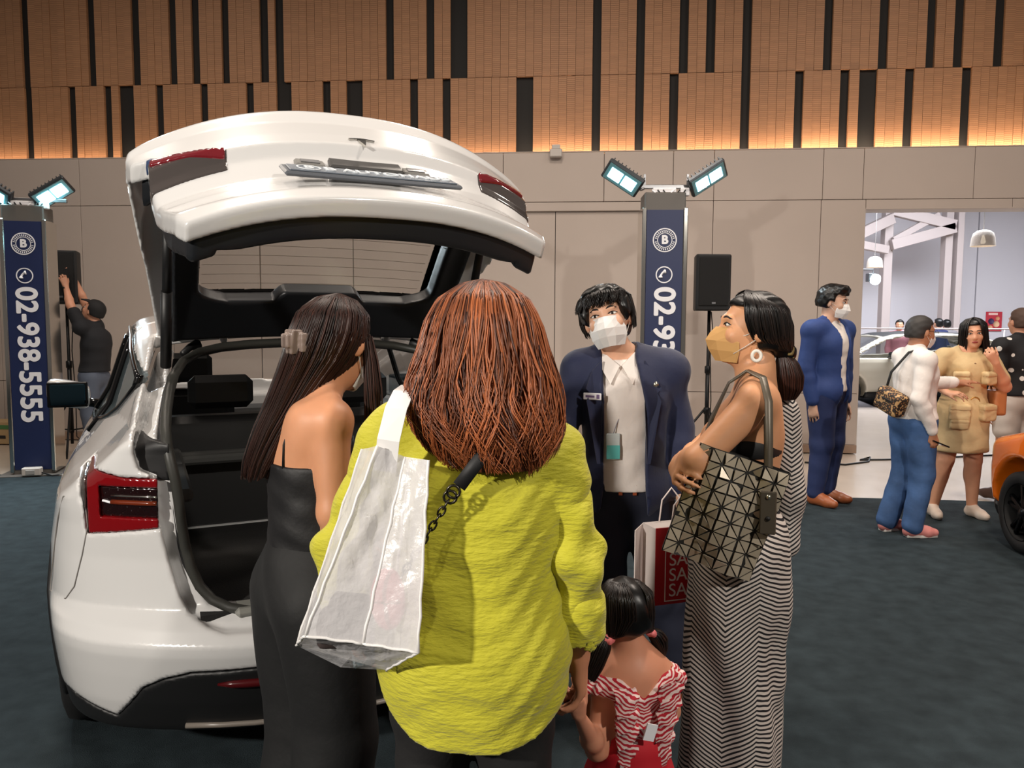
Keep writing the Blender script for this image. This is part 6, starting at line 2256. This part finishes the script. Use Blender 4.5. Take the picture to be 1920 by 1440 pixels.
ph = box('phone', (-.036, .036, -.005, .005, -.07, .07), M_gloss, None, bev=.004)
ph.matrix_world = FR @ Matrix.Translation((.185, .075, .70)) @ Matrix.Rotation(1.2, 4, 'X')
tag(ph, 'black phone in the hanging hand of the older man', 'phone')

# woman in khaki
p = Person('woman in a belted khaki dress with long black hair, hand at her chin', 1.60, (3.62, 6.13), 178, fat=1.12, sw=.108, vox=.011,
           joints=dict(shR=(.165, 0, 1.28), shL=(-.165, 0, 1.28), elR=(.31, .04, 1.13), wrR=(.25, .22, 1.02), elL=(-.27, .08, 1.06), wrL=(-.13, .19, 1.25), hipR=(.08, 0, .82), hipL=(-.08, 0, .82), knR=(.13, .02, .46), anR=(.20, .0, .075), knL=(-.09, .02, .46), anL=(-.11, 0, .075), head=(-.04, .02, 1.475)), tone=(212, 156, 124), head=(-6, 4, -22))
p.add('body', p.torso() + p.traps() + p.arm('L', upto=2, fat=1.2) + p.arm('R', upto=2, fat=1.2) + p.leg('L', fat=1.12) + p.leg('R', fat=1.12) + p.foot('L') + p.foot('R') + p.headp() + p.hand('L', frame_to((.6, .1, .8), (.3, .9, -.3)), (40, 60, 40)) + p.hand('R', frame_to((-.5, .8, 0), (.3, .2, .9)), (20, 30, 20)), skin((212, 156, 124)), .010)
M_kh = mat('khaki_cotton', (206, 178, 132), .8, bump=(14, .6))
dr = p.add('dress', p.torso(.022) + p.arm('L', .022, .75, fat=1.2) + p.arm('R', .022, .75, fat=1.2) + p.traps(.006) + [rc((0, 0, .86), .165, (.02, 0, .58), .185, .05), rc((-.05, 0, .86), .13, (-.06, 0, .56), .14, .05), rc((.05, 0, .86), .13, (.08, 0, .56), .14, .05)], M_kh, .010, wob(30, .002),
           lambda X, Y, Z: np.maximum(.535 - Z + 0 * X + 0 * Y, np.where(Z > 1.33, .06 - np.sqrt(X ** 2 + (Y - .03) ** 2) + 0 * Z, -1)))
for q, z, w, h_ in ((1, .86, .062, .055), (-1, .86, .062, .055), (1, .77, .055, .03), (-1, 1.13, .045, .04), (1, 1.13, .045, .04)):
    V, Q = sdf_mesh([bx((q * .105, .150, z), (w, .022, h_), rotm(0, 0, -q * 24), .012)], .010, wob(60, .003))
    pk = obj('pocket', V, Q, M_kh, dr, True)
    V, Q = sdf_mesh([bx((q * .105, .160, z + h_ * .7), (w * 1.05, .022, h_ * .28), rotm(0, 0, -q * 24), .008)], .009)
    obj('flap', V, Q, M_kh, pk, True)
V, Q = sdf_mesh([el((0, 0, .95), (.178, .138, .05), None, .01)], .010, wob(60, .003), lambda X, Y, Z: np.abs(Z - .95) - .022 + 0 * X + 0 * Y)
blt = obj('belt', V, Q, M_kh, dr, True)
tube('buckle', [(.035 * math.cos(a) - .01, .145, .95 + .03 * math.sin(a)) for a in np.linspace(0, 2 * PI, 12, endpoint=False)], .006, mat('brass', (190, 150, 84), .3, .8), blt, 6, True)
for q in range(4):
    lathe('button', [(.001, .004), (.009, .003), (.010, 0)], mat('brown_button', (120, 86, 56), .4), dr, 10, loc=(-.003, .118 + .016 * (q == 0), 1.24 - .07 * q), rot=(-PI / 2, 0, 0))
for n in 'LR':
    p.add('slipper', p.foot(n, .007), mat('cream_slipper', (214, 196, 180), .6), .009)
p.eyes()
V, Q = sdf_mesh([el(p.hp(0, .092, -.056), v3(.022, .008, .008) * p.hs, p.H, .002)], .003)
obj('lips', V, Q, mat('lipstick', (150, 58, 52), .4), p.root, True)
p.add('hair', cap_prims(p, .012, -.07, .058), hair_mat('black_hair', 0, 0), .009)
env = [(.125, 0, .0, .006, .006), (.113, 0, -.005, .05, .06), (.075, 0, -.01, .088, .104), (.02, 0, -.012, .096, .106), (-.06, 0, -.015, .100, .092), (-.15, 0, -.02, .112, .088), (-.25, .01, -.01, .115, .085), (-.34, .01, .0, .09, .07)]
strands('long_hair', p, env, H_black, 700, (122, 418), 9, .0052, 41, wave=(.06, 1.4, .3), endj=.08, dep=(.9, 1.04), locks=60, basek=.94)
ob = thing('sling_bag', 'tan sling bag at the hip of the woman in khaki', 'bag')
ob.matrix_world = Matrix.Translation((3.62, 6.13, .004)) @ Matrix.Rotation(math.radians(178), 4, 'Z')
V, Q = sdf_mesh([bx((-.235, .03, .93), (.03, .06, .08), None, .02)], .01)
obj('pouch', V, Q, mat('tan_leather', (178, 112, 66), .5), ob, True)
tube('strap', [(-.24, .03, 1.02), (-.24, .06, 1.2), (-.18, .03, 1.36), (-.18, -.06, 1.3), (-.23, -.02, 1.02)], .008, mat('tan_leather'), ob, 6)

# person with a dotted black shirt, back to the camera
p = Person('person in a black shirt with white dots and white shorts at the right edge', 1.69, (4.47, 6.75), 6, fat=1.12, sw=.115, vox=.012, tone=(196, 142, 114),
           joints=dict(knL=(-.10, .02, .48), anL=(-.17, -.02, .08)))
p.add('body', p.torso() + p.traps() + p.arm('L', upto=2) + p.arm('R', upto=2) + p.leg('L') + p.leg('R') + p.foot('L') + p.foot('R') + p.headp() + p.hand('R', frame_to((0, .2, -1), (1, 0, 0))) + p.hand('L', frame_to((0, .2, -1), (-1, 0, 0))), skin((196, 142, 114)), .011)
M_dot = mat('dotted_black_cloth', (22, 22, 26), .8)
n_, l_, b_ = nodes(M_dot)
vo = n_.new('ShaderNodeTexVoronoi')
vo.inputs['Scale'].default_value = 10.5
vo.inputs['Randomness'].default_value = .55
tc = n_.new('ShaderNodeTexCoord')
l_.new(tc.outputs['Object'], vo.inputs['Vector'])
rp = n_.new('ShaderNodeValToRGB')
rp.color_ramp.interpolation = 'CONSTANT'
rp.color_ramp.elements[0].color = lin((225, 222, 216))
rp.color_ramp.elements[1].color = lin((20, 20, 24))
rp.color_ramp.elements[1].position = .26
l_.new(vo.outputs['Distance'], rp.inputs[0])
l_.new(rp.outputs[0], b_.inputs['Base Color'])
p.add('shirt', p.torso(.030) + p.arm('L', .028, .95) + p.arm('R', .028, .95) + p.traps(.014) + [el((0, 0, .98), (.205, .15, .12), None, .05)], M_dot, .011, wob(26, .002), lambda X, Y, Z: np.where(np.abs(X) > .23, -1 + 0 * (X + Y + Z), .93 - Z + 0 * X + 0 * Y))
p.add('shorts', [p.pelvis(.020)] + p.leg('L', .030, .62) + p.leg('R', .030, .62), mat('white_shorts', (214, 204, 194), .8), .012, wob(30, .002))
for n in 'LR':
    p.add('shoe', p.foot(n, .008), mat('dark_brown_shoe', (70, 46, 38), .5), .010)
p.add('hair', cap_prims(p, .007, -.05, .05), mat('brown_short_hair', (74, 54, 44), .7), .009, lambda X, Y, Z: .002 * np.sin(130 * X) * np.sin(120 * Z))

# man adjusting the left loudspeaker
p = Person('man in a black T-shirt reaching up to the loudspeaker at the left', 1.74, (-4.755, 8.72), 86, lean=(7, 0, 0), fat=1.02, sw=.105, vox=.012, tone=(206, 150, 122), head=(28, 0, 0),
           joints=dict(shL=(-.155, .03, 1.47), elL=(-.15, .15, 1.72), wrL=(-.10, .225, 1.92), shR=(.14, .05, 1.48), elR=(.12, .16, 1.76), wrR=(.06, .23, 2.02), head=(-.01, -.02, 1.655)))
p.add('body', p.torso() + p.traps() + p.arm('L', upto=2) + p.arm('R', upto=2) + p.leg('L') + p.leg('R') + p.foot('L') + p.foot('R') + p.headp() + p.hand('L', frame_to((.1, .35, .9), (-.6, -.6, 0)), (25, 30, 25)) + p.hand('R', frame_to((-.1, .35, .9), (.6, -.6, 0)), (25, 30, 25)), skin((206, 150, 122)), .010)
p.add('t_shirt', p.torso(.034) + p.arm('L', .024, .65) + p.arm('R', .024, .65) + p.traps(.012) + [el(p.J['chest'] + v3(0, -.03, .09), (.17, .10, .10), None, .05)], mat('black_cotton', (24, 25, 30), .85), .011, wob(28, .002), lambda X, Y, Z: .97 - Z + 0 * X + 0 * Y)
p.add('jeans', [p.pelvis(.012)] + p.leg('L', .020, 1.96) + p.leg('R', .020, 1.96), mat('grey_blue_jeans', (84, 92, 108), .8), .012, wob(24, .002))
for n in 'LR':
    p.add('shoe', p.foot(n, .010), M_shoe, .011)
p.eyes()
p.add('cap', cap_prims(p, .016, -.03, .055) + [bx(p.hp(0, .09, .075), v3(.055, .05, .004) * p.hs, p.H @ rotm(-12, 0, 0), .004, .01)], mat('black_cap', (20, 20, 22), .8), .009)
tube('watch', [p.J['wrL'] + rotm(30, 0, 0) @ v3(.030 * math.cos(a), .030 * math.sin(a), -.01) for a in np.linspace(0, 2 * PI, 14, endpoint=False)], .008, M_blk, p.root, 6, True)

# people far back in the neighbouring hall
def far_person(label, h, loc, rz, top, trou, hair, female):
    p = Person(label, h, loc, rz, fat=1.0, sw=.105, vox=.02, tone=(196, 146, 118))
    p.add('body', p.torso() + p.traps() + p.arm('L', upto=2) + p.arm('R', upto=2) + p.leg('L') + p.leg('R') + p.foot('L') + p.foot('R') + p.headp(), skin((196, 146, 118)), .016)
    p.add('shirt', p.torso(.026) + p.arm('L', .022, 1.4) + p.arm('R', .022, 1.4) + p.traps(.012), top, .018, None, lambda X, Y, Z: .50 * h - Z + 0 * X + 0 * Y)
    p.add('trousers', [p.pelvis(.016)] + p.leg('L', .022, 1.95) + p.leg('R', .022, 1.95), trou, .018)
    c = cap_prims(p, .014, -.07, .055)
    if female:
        c.append(rc(p.hp(0, -.05, -.02), .07, p.hp(0, -.05, -.16), .05, .03))
    p.add('hair', c, hair, .014)


M_hb = hair_mat('black_hair', 0, 0)
far_person('distant woman in pink behind the far white car', 1.66, (8.70, 17.3, -.012), 150, mat('pink_cloth', (214, 140, 150), .8), M_pants, M_hb, True)
far_person('distant man in navy behind the far white car', 1.70, (10.08, 18.2, -.012), 20, mat('navy_cloth', (32, 40, 80), .8), M_pants, M_hb, False)
far_person('distant person half hidden behind the woman in khaki', 1.68, (10.72, 19.0, -.012), 0, mat('grey_cloth', (120, 116, 120), .8), M_pants, M_hb, False)
